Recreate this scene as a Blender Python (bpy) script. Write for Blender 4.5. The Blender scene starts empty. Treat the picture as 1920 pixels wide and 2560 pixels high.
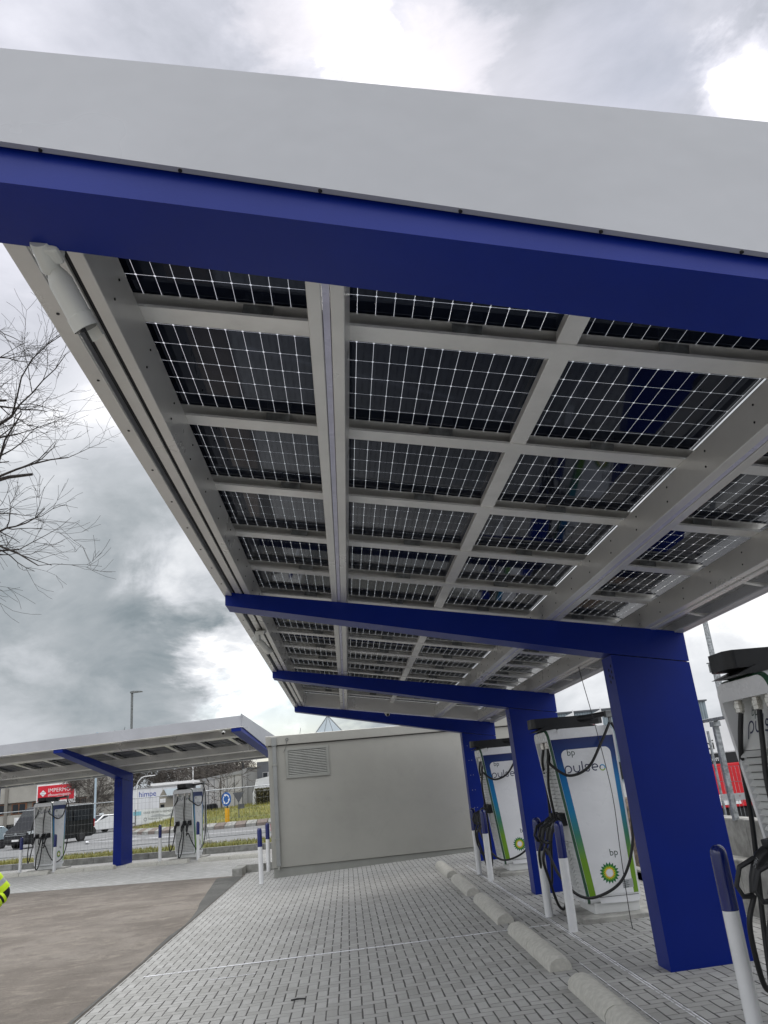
import bpy, bmesh, math, random
from mathutils import Vector, Matrix
random.seed(11)
R = math.radians
SC = bpy.context.scene
COL = SC.collection

# ------------------------------------------------------------------ node helpers
class NT:
    def __init__(s, tree): s.t = tree; s.n = tree.nodes; s.l = tree.links
    def new(s, typ, **kw):
        n = s.n.new(typ)
        for k, v in kw.items(): setattr(n, k, v)
        return n
    def put(s, sock, val):
        if isinstance(val, bpy.types.NodeSocket): s.l.new(val, sock)
        elif val is not None:
            if hasattr(sock.default_value, '__len__') and not hasattr(val, '__len__'): val = (val,) * len(sock.default_value)
            if hasattr(sock.default_value, '__len__') and len(sock.default_value) == 4 and len(val) == 3: val = (*val, 1)
            sock.default_value = val
    def m(s, op, a, b=None, c=None, clamp=False):
        n = s.new('ShaderNodeMath', operation=op, use_clamp=clamp)
        for i, v in enumerate((a, b, c)):
            if v is not None: s.put(n.inputs[i], v)
        return n.outputs[0]
    def vm(s, op, a, b=None, out=0):
        n = s.new('ShaderNodeVectorMath', operation=op)
        s.put(n.inputs[0], a)
        if b is not None: s.put(n.inputs[1], b)
        return n.outputs[out]
    def mix(s, f, a, b, bl='MIX'):
        n = s.new('ShaderNodeMix', data_type='RGBA', blend_type=bl)
        s.put(n.inputs[0], f); s.put(n.inputs[6], a); s.put(n.inputs[7], b)
        return n.outputs[2]
    def noise(s, vec, scale, det=4, rough=.55, dim='3D', dist=0):
        n = s.new('ShaderNodeTexNoise', noise_dimensions=dim)
        s.put(n.inputs['Vector'], vec); n.inputs['Scale'].default_value = scale
        n.inputs['Detail'].default_value = det; n.inputs['Roughness'].default_value = rough
        n.inputs['Distortion'].default_value = dist
        return n
    def ss(s, v, a, b, lo=0., hi=1.):
        n = s.new('ShaderNodeMapRange', interpolation_type='SMOOTHSTEP')
        s.put(n.inputs[0], v)
        for i, q in enumerate((a, b, lo, hi)): s.put(n.inputs[i + 1], q)
        return n.outputs[0]
    def ramp(s, f, stops):
        n = s.new('ShaderNodeValToRGB'); e = n.color_ramp.elements
        while len(e) < len(stops): e.new(.5)
        for i, (p, c) in enumerate(stops): e[i].position = p; e[i].color = (*c, 1)
        s.put(n.inputs[0], f); return n.outputs[0]
    def obj(s): return s.new('ShaderNodeTexCoord').outputs['Object']
    def xyz(s, v):
        n = s.new('ShaderNodeSeparateXYZ'); s.put(n.inputs[0], v); return n.outputs
    def cxyz(s, x, y, z):
        n = s.new('ShaderNodeCombineXYZ')
        for i, v in enumerate((x, y, z)): s.put(n.inputs[i], v)
        return n.outputs[0]
    def bump(s, h, dist=.01, st=1.):
        n = s.new('ShaderNodeBump'); s.put(n.inputs['Height'], h)
        n.inputs['Distance'].default_value = dist; n.inputs['Strength'].default_value = st
        return n.outputs[0]

def newmat(name):
    m = bpy.data.materials.new(name); m.use_nodes = True
    t = NT(m.node_tree); b = t.n['Principled BSDF']
    return m, t, b

def mat(name, col, rough=.5, metal=0., var=.08, vs=3., bump=0., bs=60., spec=.5, coat=0., col2=None, emit=0., dirt=0.):
    """surface with a little colour variation, roughness variation and relief"""
    m, t, b = newmat(name)
    co = t.obj()
    n = t.noise(co, vs, 5, .6).outputs[0]
    c2 = col2 or tuple(max(0, c * (1 - 2.2 * var)) for c in col)
    c1 = tuple(min(1, c * (1 + var)) for c in col)
    c = t.mix(t.ss(n, .3, .7), c2, c1)
    if dirt:
        d = t.noise(co, vs * 2.7, 6, .7, dist=.6).outputs[0]
        c = t.mix(t.m('MULTIPLY', t.ss(d, .56, .74), dirt), c, tuple(q * .45 for q in col))
    t.put(b.inputs['Base Color'], c)
    t.put(b.inputs['Roughness'], t.ss(n, .2, .8, min(1, rough * 1.15), rough * .85))
    b.inputs['Metallic'].default_value = metal
    b.inputs['Specular IOR Level'].default_value = spec
    if coat: b.inputs['Coat Weight'].default_value = coat; b.inputs['Coat Roughness'].default_value = .12
    if bump:
        t.put(b.inputs['Normal'], t.bump(t.noise(co, bs, 4, .6).outputs[0], bump))
    return m

# ------------------------------------------------------------------ mesh helpers
class MB:
    def __init__(s): s.v = []; s.f = []; s.m = []
    def add(s, vs, fs, mi=0):
        o = len(s.v); s.v += [tuple(v) for v in vs]
        s.f += [tuple(i + o for i in f) for f in fs]; s.m += [mi] * len(fs)
    def box(s, x0, x1, y0, y1, z0, z1, mi=0, M=None):
        vs = [Vector((x, y, z)) for x in (x0, x1) for y in (y0, y1) for z in (z0, z1)]
        if M: vs = [M(v) if callable(M) else M @ v for v in vs]
        s.add(vs, [(0, 1, 3, 2), (4, 6, 7, 5), (0, 4, 5, 1), (2, 3, 7, 6), (0, 2, 6, 4), (1, 5, 7, 3)], mi)
        return s
    def prism(s, poly, fn, t0, t1, mi=0, mside=None):
        n = len(poly)
        vs = [fn(a, b, t0) for a, b in poly] + [fn(a, b, t1) for a, b in poly]
        s.add(vs, [tuple(range(n - 1, -1, -1)), tuple(range(n, 2 * n))], mi)
        s.add(vs, [(i, (i + 1) % n, n + (i + 1) % n, n + i) for i in range(n)], mi if mside is None else mside)
        return s
    def poly(s, pts, mi=0): s.add(pts, [tuple(range(len(pts)))], mi); return s
    def tube(s, pts, r, n=8, mi=0, caps=True):
        pts = [Vector(p) for p in pts]; k = len(pts); vs = []
        up = None
        for i, p in enumerate(pts):
            d = (pts[min(i + 1, k - 1)] - pts[max(i - 1, 0)])
            d = d.normalized() if d.length > 1e-9 else Vector((0, 0, 1))
            if up is None:
                up = Vector((0, 0, 1)) if abs(d.z) < .9 else Vector((1, 0, 0))
            a = d.cross(up)
            if a.length < 1e-4: a = d.cross(Vector((1, .3, 0)))
            a.normalize(); b = d.cross(a); up = -b if False else a.cross(d)
            rr = r[i] if isinstance(r, (list, tuple)) else r
            vs += [p + rr * (math.cos(2 * math.pi * j / n) * a + math.sin(2 * math.pi * j / n) * b) for j in range(n)]
        fs = [(i * n + j, i * n + (j + 1) % n, (i + 1) * n + (j + 1) % n, (i + 1) * n + j) for i in range(k - 1) for j in range(n)]
        if caps: fs += [tuple(range(n - 1, -1, -1)), tuple(range((k - 1) * n, k * n))]
        s.add(vs, fs, mi); return s
    def lathe(s, prof, n=20, M=None, mi=0):
        vs = []; k = len(prof)
        for r, z in prof:
            for j in range(n):
                a = 2 * math.pi * j / n; v = Vector((r * math.cos(a), r * math.sin(a), z))
                vs.append(M @ v if M else v)
        fs = [(i * n + j, i * n + (j + 1) % n, (i + 1) * n + (j + 1) % n, (i + 1) * n + j) for i in range(k - 1) for j in range(n)]
        fs += [tuple(range(n - 1, -1, -1)), tuple(range((k - 1) * n, k * n))]
        s.add(vs, fs, mi); return s
    def text(s, txt, size, fn, mi=0, font_w=1.):
        for vs, fs in [text_geo(txt)]:
            s.add([fn(x * size * font_w, y * size) for x, y in vs], fs, mi)
        return s
    def build(s, name, mats, parent=None, smooth=None, bevel=0., seg=2, loc=None, fix=True):
        me = bpy.data.meshes.new(name); me.from_pydata(s.v, [], s.f)
        mats = mats if isinstance(mats, (list, tuple)) else [mats]
        for m in mats: me.materials.append(m)
        if len(mats) > 1: me.polygons.foreach_set('material_index', s.m)
        if fix:
            bm = bmesh.new(); bm.from_mesh(me); bmesh.ops.recalc_face_normals(bm, faces=bm.faces); bm.to_mesh(me); bm.free()
        if smooth is not None:
            me.shade_smooth(); me.set_sharp_from_angle(angle=R(smooth))
        o = bpy.data.objects.new(name, me); COL.objects.link(o)
        if parent is not None: o.parent = parent
        if loc is not None: o.location = loc
        if bevel:
            b = o.modifiers.new('bevel', 'BEVEL'); b.width = bevel; b.segments = seg; b.limit_method = 'ANGLE'; b.angle_limit = R(35)
            b.harden_normals = False
        return o

_tg = {}
def text_geo(txt):
    if txt not in _tg:
        cu = bpy.data.curves.new('lettering', 'FONT'); cu.body = txt; cu.size = 1.; cu.resolution_u = 3
        ob = bpy.data.objects.new('lettering', cu); COL.objects.link(ob)
        me = ob.to_mesh()
        _tg[txt] = ([(v.co.x, v.co.y) for v in me.vertices], [tuple(p.vertices) for p in me.polygons])
        ob.to_mesh_clear(); bpy.data.objects.remove(ob); bpy.data.curves.remove(cu)
    return _tg[txt]

def tag(o, label=None, cat=None, group=None, kind=None):
    if label: o['label'] = label
    if cat: o['category'] = cat
    if group: o['group'] = group
    if kind: o['kind'] = kind
    return o
def empty(name, loc=(0, 0, 0), rz=0., parent=None):
    o = bpy.data.objects.new(name, None); COL.objects.link(o)
    o.location = loc; o.rotation_euler = (0, 0, rz); o.empty_display_size = .2
    if parent: o.parent = parent
    return o
def copy_tree(o, parent=None):
    c = o.copy(); COL.objects.link(c)
    if parent is not None: c.parent = parent
    for ch in [k for k in o.children]: copy_tree(ch, c)
    return c
def arc(cx, cy, r, a0, a1, n=10): return [(cx + r * math.cos(R(a0 + (a1 - a0) * i / n)), cy + r * math.sin(R(a0 + (a1 - a0) * i / n))) for i in range(n + 1)]
def rrect(x0, x1, y0, y1, r, n=5):
    rs = r if isinstance(r, (list, tuple)) else (r,) * 4       # bl br tr tl
    p = []
    for (cx, cy, a), q in zip(((x0, y0, 180), (x1, y0, 270), (x1, y1, 0), (x0, y1, 90)), rs):
        ox = cx + (q if cx == x0 else -q); oy = cy + (q if cy == y0 else -q)
        p += arc(ox, oy, q, a, a + 90, n)
    return p
def bez(pts, n=8):
    """smooth curve through points"""
    P = [Vector(p) for p in pts]; P = [2 * P[0] - P[1]] + P + [2 * P[-1] - P[-2]]; out = []
    for i in range(1, len(P) - 2):
        for k in range(n):
            t = k / n; a, b, c, d = P[i - 1], P[i], P[i + 1], P[i + 2]
            out.append(.5 * ((2 * b) + (c - a) * t + (2 * a - 5 * b + 4 * c - d) * t * t + (3 * b - a - 3 * c + d) * t ** 3))
    out.append(P[-2]); return out
def ribbon(pts, w):
    """flat stroke: list of quads (vertices 2-D) along a polyline"""
    L = []; k = len(pts)
    for i in range(k):
        x0, y0 = pts[max(i - 1, 0)]; x1, y1 = pts[min(i + 1, k - 1)]
        d = math.hypot(x1 - x0, y1 - y0) or 1; nx, ny = -(y1 - y0) / d * w / 2, (x1 - x0) / d * w / 2
        L.append(((pts[i][0] + nx, pts[i][1] + ny), (pts[i][0] - nx, pts[i][1] - ny)))
    vs = [p for a in L for p in a]; fs = [(2 * i, 2 * i + 1, 2 * i + 3, 2 * i + 2) for i in range(k - 1)]
    return vs, fs
PULSE = [
    [(0, -.55), (0, .5)] + arc(.5, .5, .5, 180, -90, 18)[1:] + [(.3, 0)],
    [(1.4, 1), (1.4, .48)] + arc(1.86, .48, .46, 180, 360, 12)[1:] + [(2.32, 1)],
    [(2.78, 1.55), (2.78, 0)],
    [(3.86, .93)] + arc(3.5, .75, .25, 55, 270, 9) + arc(3.58, .25, .25, 90, -125, 9) + [(3.2, .06)],
    [(4.36, .5), (5.2, .5)] + arc(4.78, .5, .46, 5, 300, 16)]
def pulse_logo(mb, fn, s, mis, ring=True):
    """mis: ink, ring blue, ring green"""
    for st in PULSE:
        vs, fs = ribbon(st, .17); mb.add([fn(x * s, y * s) for x, y in vs], fs, mis[0])
    if ring:
        for a0, a1, mi in ((205, 130, mis[0]), (130, -20, mis[1]), (-20, -155, mis[2])):
            vs, fs = ribbon(arc(5.95, .35, .4, a0, a1, 10), .17); mb.add([fn(x * s, y * s) for x, y in vs], fs, mis[1] if mi is None else mi)

# ------------------------------------------------------------------ materials
M = {}
M['blue'] = mat('blue_paint', (.0012, .0160, .205), .33, 0, .05, 1.2, .0003, 220, .24, dirt=.10)
M['white'] = mat('white_powder_coat', (.385, .395, .425), .30, 0, .05, .6, .012, 1.3, .5, dirt=.06)
M['beam'] = mat('grey_white_powder_coat', (.70, .695, .675), .30, .35, .04, 1.1, .0004, 260, dirt=.1)
M['alu'] = mat('mill_aluminium', (.80, .795, .775), .42, .45, .05, 2.5, .0003, 160, dirt=.05)
M['dark'] = mat('dark_void', (.012, .012, .014), .8)  # near black for screws and seams, and painted shade in slots and holes
M['led'] = mat('led_diffuser', (.52, .52, .66), .3, 0, .05, 8)
M['hat'] = mat('black_plastic', (.013, .014, .016), .42, 0, .1, 6, .0008, 300)
M['rubber'] = mat('black_rubber', (.010, .010, .011), .5, 0, .1, 9, .0006, 200)
M['nickel'] = mat('nickel_gland', (.62, .60, .55), .25, 1., .1, 20)
M['cwhite'] = mat('charger_white', (.80, .81, .83), .28, 0, .03, 1.6, .0003, 300, .5, .25, dirt=.05)
M['cgrey'] = mat('charger_light_grey', (.70, .71, .70), .42, 0, .04, 2.5, .0003, 300, dirt=.08)
M['edge'] = mat('green_edge', (.03, .10, .055), .4)
M['ink'] = mat('navy_ink', (.012, .016, .075), .5, 0, .02)
M['inkgrey'] = mat('dark_grey_green_ink', (.05, .08, .07), .5, 0, .02)
M['rblue'] = mat('ring_blue', (.03, .27, .50), .5, 0, .02)
M['rgreen'] = mat('ring_green', (.27, .42, .05), .5, 0, .02)
M['hg1'] = mat('emblem_dark_green', (.005, .15, .045), .5, 0, .02)
M['hg2'] = mat('emblem_light_green', (.16, .40, .02), .5, 0, .02)
M['hy'] = mat('emblem_yellow', (.80, .50, .01), .5, 0, .02)
M['hw'] = mat('emblem_white', (.82, .84, .86), .5, 0, .02)
M['sticker'] = mat('sticker_grey', (.42, .43, .45), .5, 0, .03)
M['concrete'] = mat('concrete', (.40, .395, .37), .85, 0, .16, 5, .004, 50, .3, dirt=.35)
M['stop'] = mat('cast_concrete', (.53, .52, .475), .9, 0, .06, 22, .0012, 160, .2)
M['kerb'] = mat('kerb_concrete', (.33, .33, .31), .9, 0, .14, 4, .004, 60, .3, dirt=.4)
M['cabin'] = mat('cabin_grey_beige', (.385, .38, .345), .40, .25, .04, .7, .0008, 130, .5, dirt=.12)
M['cabin2'] = mat('cabin_trim', (.31, .315, .29), .45, .2, .04, 2)
M['galv'] = mat('galvanised_steel', (.42, .44, .45), .38, .75, .22, 22, .0006, 90)
M['galvd'] = mat('weathered_steel', (.20, .21, .21), .5, .5, .2, 12)
M['bwhite'] = mat('bollard_white', (.78, .79, .80), .25, 0, .03, 3, coat=.3, dirt=.12)
M['bblue'] = mat('bollard_blue', (.005, .014, .13), .2, 0, .04, 3, coat=.5)
M['cam'] = mat('camera_housing', (.62, .63, .60), .4, 0, .04, 4)
M['lens'] = mat('lens_glass', (.006, .006, .008), .05)
M['red'] = mat('red_paint', (.62, .014, .022), .35, 0, .06, 2)
M['signred'] = mat('sign_red', (.62, .012, .03), .45, 0, .05, 2)
M['signwhite'] = mat('sign_white', (.80, .80, .80), .45, 0, .04, 2)
M['black'] = mat('satin_black', (.012, .012, .013), .4)
M['signblue'] = mat('sign_blue', (.01, .10, .36), .4)
M['yellow'] = mat('yellow_plastic', (.75, .38, .01), .5, 0, .06, 3)
M['glass'] = mat('window_glass', (.015, .018, .022), .08, 0, .1, .5, spec=.4)
M['vanpaint'] = mat('van_black_paint', (.009, .010, .013), .35, 0, .1, 2, spec=.35)
M['carwhite'] = mat('car_white_paint', (.72, .73, .74), .25, 0, .04, 2, coat=.5)
M['carblue'] = mat('car_pale_blue_paint', (.38, .47, .52), .25, .2, .04, 2, coat=.5)
M['tyre'] = mat('tyre_rubber', (.015, .015, .015), .8, 0, .1, 10)
M['rim'] = mat('wheel_rim', (.10, .10, .11), .35, .8)
M['lamp'] = mat('headlamp_glass', (.60, .64, .66), .1)
M['tail'] = mat('tail_lamp_red', (.5, .01, .015), .2)
M['bconc'] = mat('facade_concrete', (.36, .345, .31), .85, 0, .09, .35, .01, 8, dirt=.18)
M['bconc2'] = mat('facade_concrete_dark', (.22, .205, .18), .85, 0, .1, .4)
M['wood'] = mat('brown_cladding', (.20, .085, .04), .7, 0, .2, 1.5)
M['bwhitew'] = mat('white_cladding', (.68, .69, .71), .55, 0, .04, .2, dirt=.08)
M['bgrey'] = mat('grey_wall_panels', (.42, .41, .40), .8, 0, .08, .25, dirt=.12)
M['bgrey2'] = mat('mid_grey_panels', (.30, .30, .30), .75, 0, .06, .3)
M['bdark'] = mat('dark_grey_cladding', (.085, .09, .10), .55, 0, .06, .5)
M['roofblue'] = mat('pale_metal_roof', (.34, .39, .42), .45, .2, .05, .6)
M['beigew'] = mat('beige_render', (.30, .28, .235), .85, 0, .08, .8)
M['bannerw'] = mat('banner_white', (.66, .68, .69), .6, 0, .1, .8, .02, 1.5)
M['bannerb'] = mat('banner_blue', (.20, .45, .55), .6, 0, .05, 1)
M['ribbed'] = mat('ribbed_cladding', (.25, .30, .33), .5, .2, .08, .6)
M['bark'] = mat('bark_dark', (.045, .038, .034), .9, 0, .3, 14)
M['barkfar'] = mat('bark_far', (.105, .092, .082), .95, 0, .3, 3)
M['skin'] = mat('skin', (.55, .33, .24), .5, 0, .05, 20)
M['hair'] = mat('hair', (.05, .03, .02), .6)
M['jacket'] = mat('navy_work_jacket', (.010, .011, .017), .8, 0, .2, 12, .002, 200)
M['hiviz'] = mat('hi_vis_yellow', (.62, .86, .02), .6, 0, .05, 14)
M['silver'] = mat('reflective_silver', (.42, .44, .46), .4, .2, .05, 20)
M['vest_red'] = mat('pink_print', (.55, .12, .18), .5)
M['soil'] = mat('soil', (.12, .085, .06), .95, 0, .3, 8, .05, 12)
M['chalk'] = mat('white_marking', (.72, .73, .76), .8, 0, .05, 6)
M['plastic_grey'] = mat('grey_pvc', (.27, .28, .275), .45, 0, .05, 4)

# solar cells: near black glass with very fine finger lines across each cell
m, t, b = newmat('solar_cell'); x = t.xyz(t.obj())
st = t.m('FRACT', t.m('MULTIPLY', x[1], 110.)); ln = t.ss(st, .40, .46); ln2 = t.ss(st, .60, .54)
fing = t.m('MULTIPLY', t.m('MULTIPLY', ln, ln2), .6)
nv = t.noise(t.obj(), 2.2, 2).outputs[0]
t.put(b.inputs['Base Color'], t.mix(fing, t.mix(nv, (.0028, .0042, .010), (.005, .0075, .016)), (.012, .016, .027)))
b.inputs['Roughness'].default_value = .045; b.inputs['IOR'].default_value = 1.38; b.inputs['Specular Tint'].default_value = (.42, .60, 1., 1)
M['cell'] = m
m, t, b = newmat('panel_edge'); b.inputs['Base Color'].default_value = (.02, .022, .025, 1); b.inputs['Roughness'].default_value = .3; M['pedge'] = m

# gradient label border: navy at the top, blue, teal, green at the foot (printed foil)
m, t, b = newmat('gradient_foil'); z = t.xyz(t.obj())[2]
t.put(b.inputs['Base Color'], t.ramp(t.m('DIVIDE', z, 2.1), [(0, (.17, .33, .02)), (.30, (.16, .32, .025)), (.43, (.05, .22, .16)), (.56, (.01, .20, .40)), (.72, (.006, .17, .44)), (.84, (.01, .045, .20)), (1, (.008, .012, .085))]))
b.inputs['Roughness'].default_value = .3; M['foil'] = m

# herringbone concrete pavers
def paver(name, s=.105, tone=1.):
    m, t, b = newmat(name); co = t.obj(); x = t.xyz(co)
    wob = t.noise(co, 5, 2).outputs['Color']; w = t.xyz(wob)
    px = t.m('ADD', t.m('DIVIDE', x[0], s), t.m('MULTIPLY', t.m('SUBTRACT', w[0], .5), .10))
    py = t.m('ADD', t.m('DIVIDE', x[1], s), t.m('MULTIPLY', t.m('SUBTRACT', w[1], .5), .10))
    i = t.m('FLOOR', px); j = t.m('FLOOR', py); fx = t.m('FRACT', px); fy = t.m('FRACT', py)
    k = t.m('FLOORED_MODULO', t.m('SUBTRACT', i, j), 4.)
    e = [t.m('COMPARE', k, float(q), .25) for q in range(4)]
    big = 9.
    dl = t.m('ADD', fx, t.m('MULTIPLY', e[1], big)); dr = t.m('ADD', t.m('SUBTRACT', 1., fx), t.m('MULTIPLY', e[0], big))
    db = t.m('ADD', fy, t.m('MULTIPLY', e[2], big)); dt = t.m('ADD', t.m('SUBTRACT', 1., fy), t.m('MULTIPLY', e[3], big))
    dx = t.m('MINIMUM', dl, dr); dy = t.m('MINIMUM', db, dt)
    d = t.m('MINIMUM', dx, dy)
    bi = t.m('SUBTRACT', i, e[1]); bj = t.m('SUBTRACT', j, e[2])
    wn = t.new('ShaderNodeTexWhiteNoise', noise_dimensions='2D'); t.put(wn.inputs['Vector'], t.cxyz(bi, bj, 0.)); rnd = wn.outputs[0]
    big1 = t.noise(co, .55, 5, .6).outputs[0]; mid = t.noise(co, 2.6, 5, .65).outputs[0]; fine = t.noise(co, 70, 4, .7).outputs[0]; grit = t.noise(co, 260, 2, .8).outputs[0]
    base = t.mix(rnd, (.40 * tone, .398 * tone, .38 * tone), (.50 * tone, .498 * tone, .48 * tone))
    base = t.mix(t.m('MULTIPLY', t.ss(mid, .42, .75), .55), base, (.60 * tone, .60 * tone, .59 * tone))       # pale sand dust
    base = t.mix(t.m('MULTIPLY', t.ss(big1, .52, .78), .45), base, (.31 * tone, .305 * tone, .29 * tone))     # damp, dirty areas
    base = t.mix(t.m('MULTIPLY', t.ss(fine, .55, .8), .35), base, (.20, .20, .19))
    base = t.mix(t.m('MULTIPLY', t.ss(grit, .62, .8), .4), base, (.62, .62, .60))
    jw = t.ss(mid, .3, .7, .035, .075)
    jx = t.ss(dx, t.m('MULTIPLY', jw, 1.55), t.m('MULTIPLY', jw, .5)); jy = t.ss(dy, t.m('MULTIPLY', jw, 1.1), t.m('MULTIPLY', jw, .3))
    fill = t.ss(t.noise(co, 3.3, 3).outputs[0], .40, .62)
    j2 = t.m('MAXIMUM', jx, t.m('MULTIPLY', jy, t.m('ADD', .45, t.m('MULTIPLY', fill, .45))))
    c = t.mix(t.m('MULTIPLY', j2, .9), base, (.045, .043, .04))
    t.put(b.inputs['Base Color'], c); b.inputs['Roughness'].default_value = .85; b.inputs['Specular IOR Level'].default_value = .3
    h = t.m('ADD', t.m('ADD', t.m('MULTIPLY', t.ss(d, .0, .12), 1.), t.m('MULTIPLY', rnd, .35)), t.m('MULTIPLY', fine, .18))
    t.put(b.inputs['Normal'], t.bump(h, .006, .9)); return m
M['paver'] = paver('herringbone_pavers', .100, .82)
M['paver2'] = paver('herringbone_pavers_pale', .100, 1.05)

def groundmat(name, c1, c2, c3, s1=.4, s2=3., bump=.004, streak=None):
    m, t, b = newmat(name); co = t.obj()
    a = t.noise(co, s1, 6, .62, dist=.5).outputs[0]; f = t.noise(co, s2, 6, .7).outputs[0]; g = t.noise(co, 90, 3, .7).outputs[0]
    c = t.mix(t.ss(a, .35, .66), c1, c2); c = t.mix(t.m('MULTIPLY', t.ss(f, .48, .72), .7), c, c3)
    if streak:
        x = t.xyz(co); sv = t.cxyz(t.m('MULTIPLY', x[0], .8), t.m('MULTIPLY', x[1], 1.3), 0.)
        q = t.noise(sv, 2.2, 10, .78, dist=.3).outputs[0]; c = t.mix(t.m('MULTIPLY', t.ss(q, .5, .62), .6), c, streak)
    c = t.mix(t.m('MULTIPLY', t.ss(g, .48, .7), .6), c, tuple(q * .45 for q in c1)); g3 = t.noise(co, 28, 4, .75).outputs[0]; c = t.mix(t.m('MULTIPLY', t.ss(g3, .5, .72), .35), c, tuple(q * .55 for q in c1))
    g2 = t.noise(co, 140, 2, .8).outputs[0]; c = t.mix(t.m('MULTIPLY', t.ss(g2, .60, .78), .5), c, tuple(min(1, q * 1.7) for q in c2))
    t.put(b.inputs['Base Color'], c); b.inputs['Roughness'].default_value = .9; b.inputs['Specular IOR Level'].default_value = .25
    t.put(b.inputs['Normal'], t.bump(t.m('ADD', g, f), bump)); return m
M['drive'] = groundmat('dusty_brown_asphalt', (.185, .162, .140), (.285, .255, .224), (.145, .128, .112), .5, 3.2, .014, (.35, .31, .265))
M['drivedark'] = groundmat('fresh_asphalt_seam', (.105, .105, .10), (.15, .15, .14), (.085, .085, .082), .8, 5., .006)
M['road'] = groundmat('road_asphalt', (.20, .205, .21), (.25, .252, .255), (.17, .175, .18), .25, 2., .003)
M['ground'] = groundmat('bare_ground', (.17, .16, .14), (.22, .20, .17), (.13, .13, .10), .1, 1.)
m, t, b = newmat('grass_turf'); co = t.obj()
a = t.noise(co, .5, 5, .65).outputs[0]; f = t.noise(co, 9, 5, .7).outputs[0]
c = t.mix(t.ss(a, .35, .65), (.135, .15, .025), (.24, .22, .045)); c = t.mix(t.m('MULTIPLY', t.ss(f, .45, .7), .6), c, (.05, .062, .015))
t.put(b.inputs['Base Color'], c); b.inputs['Roughness'].default_value = .9; t.put(b.inputs['Normal'], t.bump(f, .08)); M['turf'] = m
m, t, b = newmat('grass_blade'); inf = t.new('ShaderNodeNewGeometry')
t.put(b.inputs['Base Color'], t.mix(inf.outputs['Random Per Island'], (.085, .11, .02), (.36, .31, .075))); b.inputs['Roughness'].default_value = .7; M['blade'] = m
m, t, b = newmat('hedge_leaf'); inf = t.new('ShaderNodeNewGeometry')
t.put(b.inputs['Base Color'], t.mix(inf.outputs['Random Per Island'], (.030, .034, .012), (.125, .105, .035))); b.inputs['Roughness'].default_value = .6; M['leaf'] = m

# ------------------------------------------------------------------ frames
CAMZ = 1.75
TH = R(77.106); LO = Vector((-.842, 23.369, -.041))
def gz(x): return .025 * x                      # the forecourt falls towards the drive
ML = Matrix.Translation(LO) @ Matrix.Rotation(TH, 4, 'Z')
NEAR = (Matrix.Identity(4), 0.); LEFT = (ML, TH)
def place(fr, x, y, dz=0.): return fr[0] @ Vector((x, y, gz(x) + dz))

# ------------------------------------------------------------------ ground
tag(MB().poly([(-900, -300, -.36), (900, -300, -.36), (900, 1500, -.36), (-900, 1500, -.36)]).build('ground', M['ground'], fix=False), kind='structure')
def sheet(name, pts, m, thick=.0):
    o = MB().poly([tuple(p) for p in pts]).build(name, m, fix=False); return tag(o, kind='structure')
XE = -2.63
# near paving, with a row of soldier course blocks along its edge
mb = MB(); nx = 24
for a in range(nx):
    x0 = XE + (9.5 - XE) * a / nx; x1 = XE + (9.5 - XE) * (a + 1) / nx
    mb.add([(x0, -6, gz(x0)), (x1, -6, gz(x1)), (x1, 21.2, gz(x1)), (x0, 21.2, gz(x0))], [(0, 1, 2, 3)])
tag(mb.build('paving', M['paver'], fix=False), kind='structure')
o = MB().poly([(-2.2, -6, gz(-2.2)), (18.2, -6, gz(18.2)), (18.2, 4.28, gz(18.2)), (-2.2, 4.28, gz(-2.2))])
mb = MB()
for a in range(16):
    x0 = -2.25 + 6.4 * a / 16; x1 = -2.25 + 6.4 * (a + 1) / 16
    mb.add([(x0, -7, gz(x0)), (x1, -7, gz(x1)), (x1, 22, gz(x1)), (x0, 22, gz(x0))], [(0, 1, 2, 3)])
o = mb.build('paving', M['paver2'], fix=False); o.matrix_world = ML; tag(o, kind='structure')
# drive between the two rows
e0 = ML @ Vector((-2.25, -3, gz(-2.25))); e1 = ML @ Vector((-2.25, 22, gz(-2.25)))
sheet('drive', [(XE - .02, -6, -.074), (XE - .02, 21.2, -.074), (e0.x, e0.y, -.108), (e1.x, e1.y, -.108), (-22, -6, -.1)], M['drive'])
mb = MB()
for k in range(30):
    y0 = 21.0 - k * .9; w0 = .60 * max(0, 1 - k / 7) ** .9 + .05 + random.uniform(-.03, .03); w1 = .60 * max(0, 1 - (k + 1) / 7) ** .9 + .05 + random.uniform(-.03, .03)
    if k == 0: wprev = w0
    mb.add([(XE - .03 - wprev, y0, -.069), (XE - .03, y0, -.069), (XE - .03, y0 - .9, -.069), (XE - .03 - w1, y0 - .9, -.069)], [(3, 2, 1, 0)]); wprev = w1
tag(mb.build('asphalt_seam', M['drivedark'], fix=False), kind='structure')
# roads beyond
far = lambda x, y, z: tuple(ML @ Vector((x, y, z)))
sheet('road', [(-90, 24, -.30), (60, 24, -.30), (60, 130, -.30), (-90, 130, -.30)], M['road'])
sheet('access_road', [far(6.8, -16, -.02), far(60, -16, -.02), far(60, 60, -.12), far(6.8, 40, -.12)], M['road'])
def strip(name, pts, w, m, z):
    vs, fs = ribbon(pts, w); o = MB(); o.add([(x, y, z) for x, y in vs], fs); return tag(o.build(name, m, fix=False), kind='structure')
strip('road_marking', [(-13.2, 50.2), (-12.33, 49.14), (-9.38, 47.0), (-4.88, 45.3), (2, 43.6)], .16, M['chalk'], .0)
strip('road_marking', [(-8.5, 47.5), (-13.2, 49.3), (-15.6, 51.0), (-16.3, 53.2), (-15.6, 55.5), (-13.5, 56.5)], .16, M['chalk'], .0)
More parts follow.
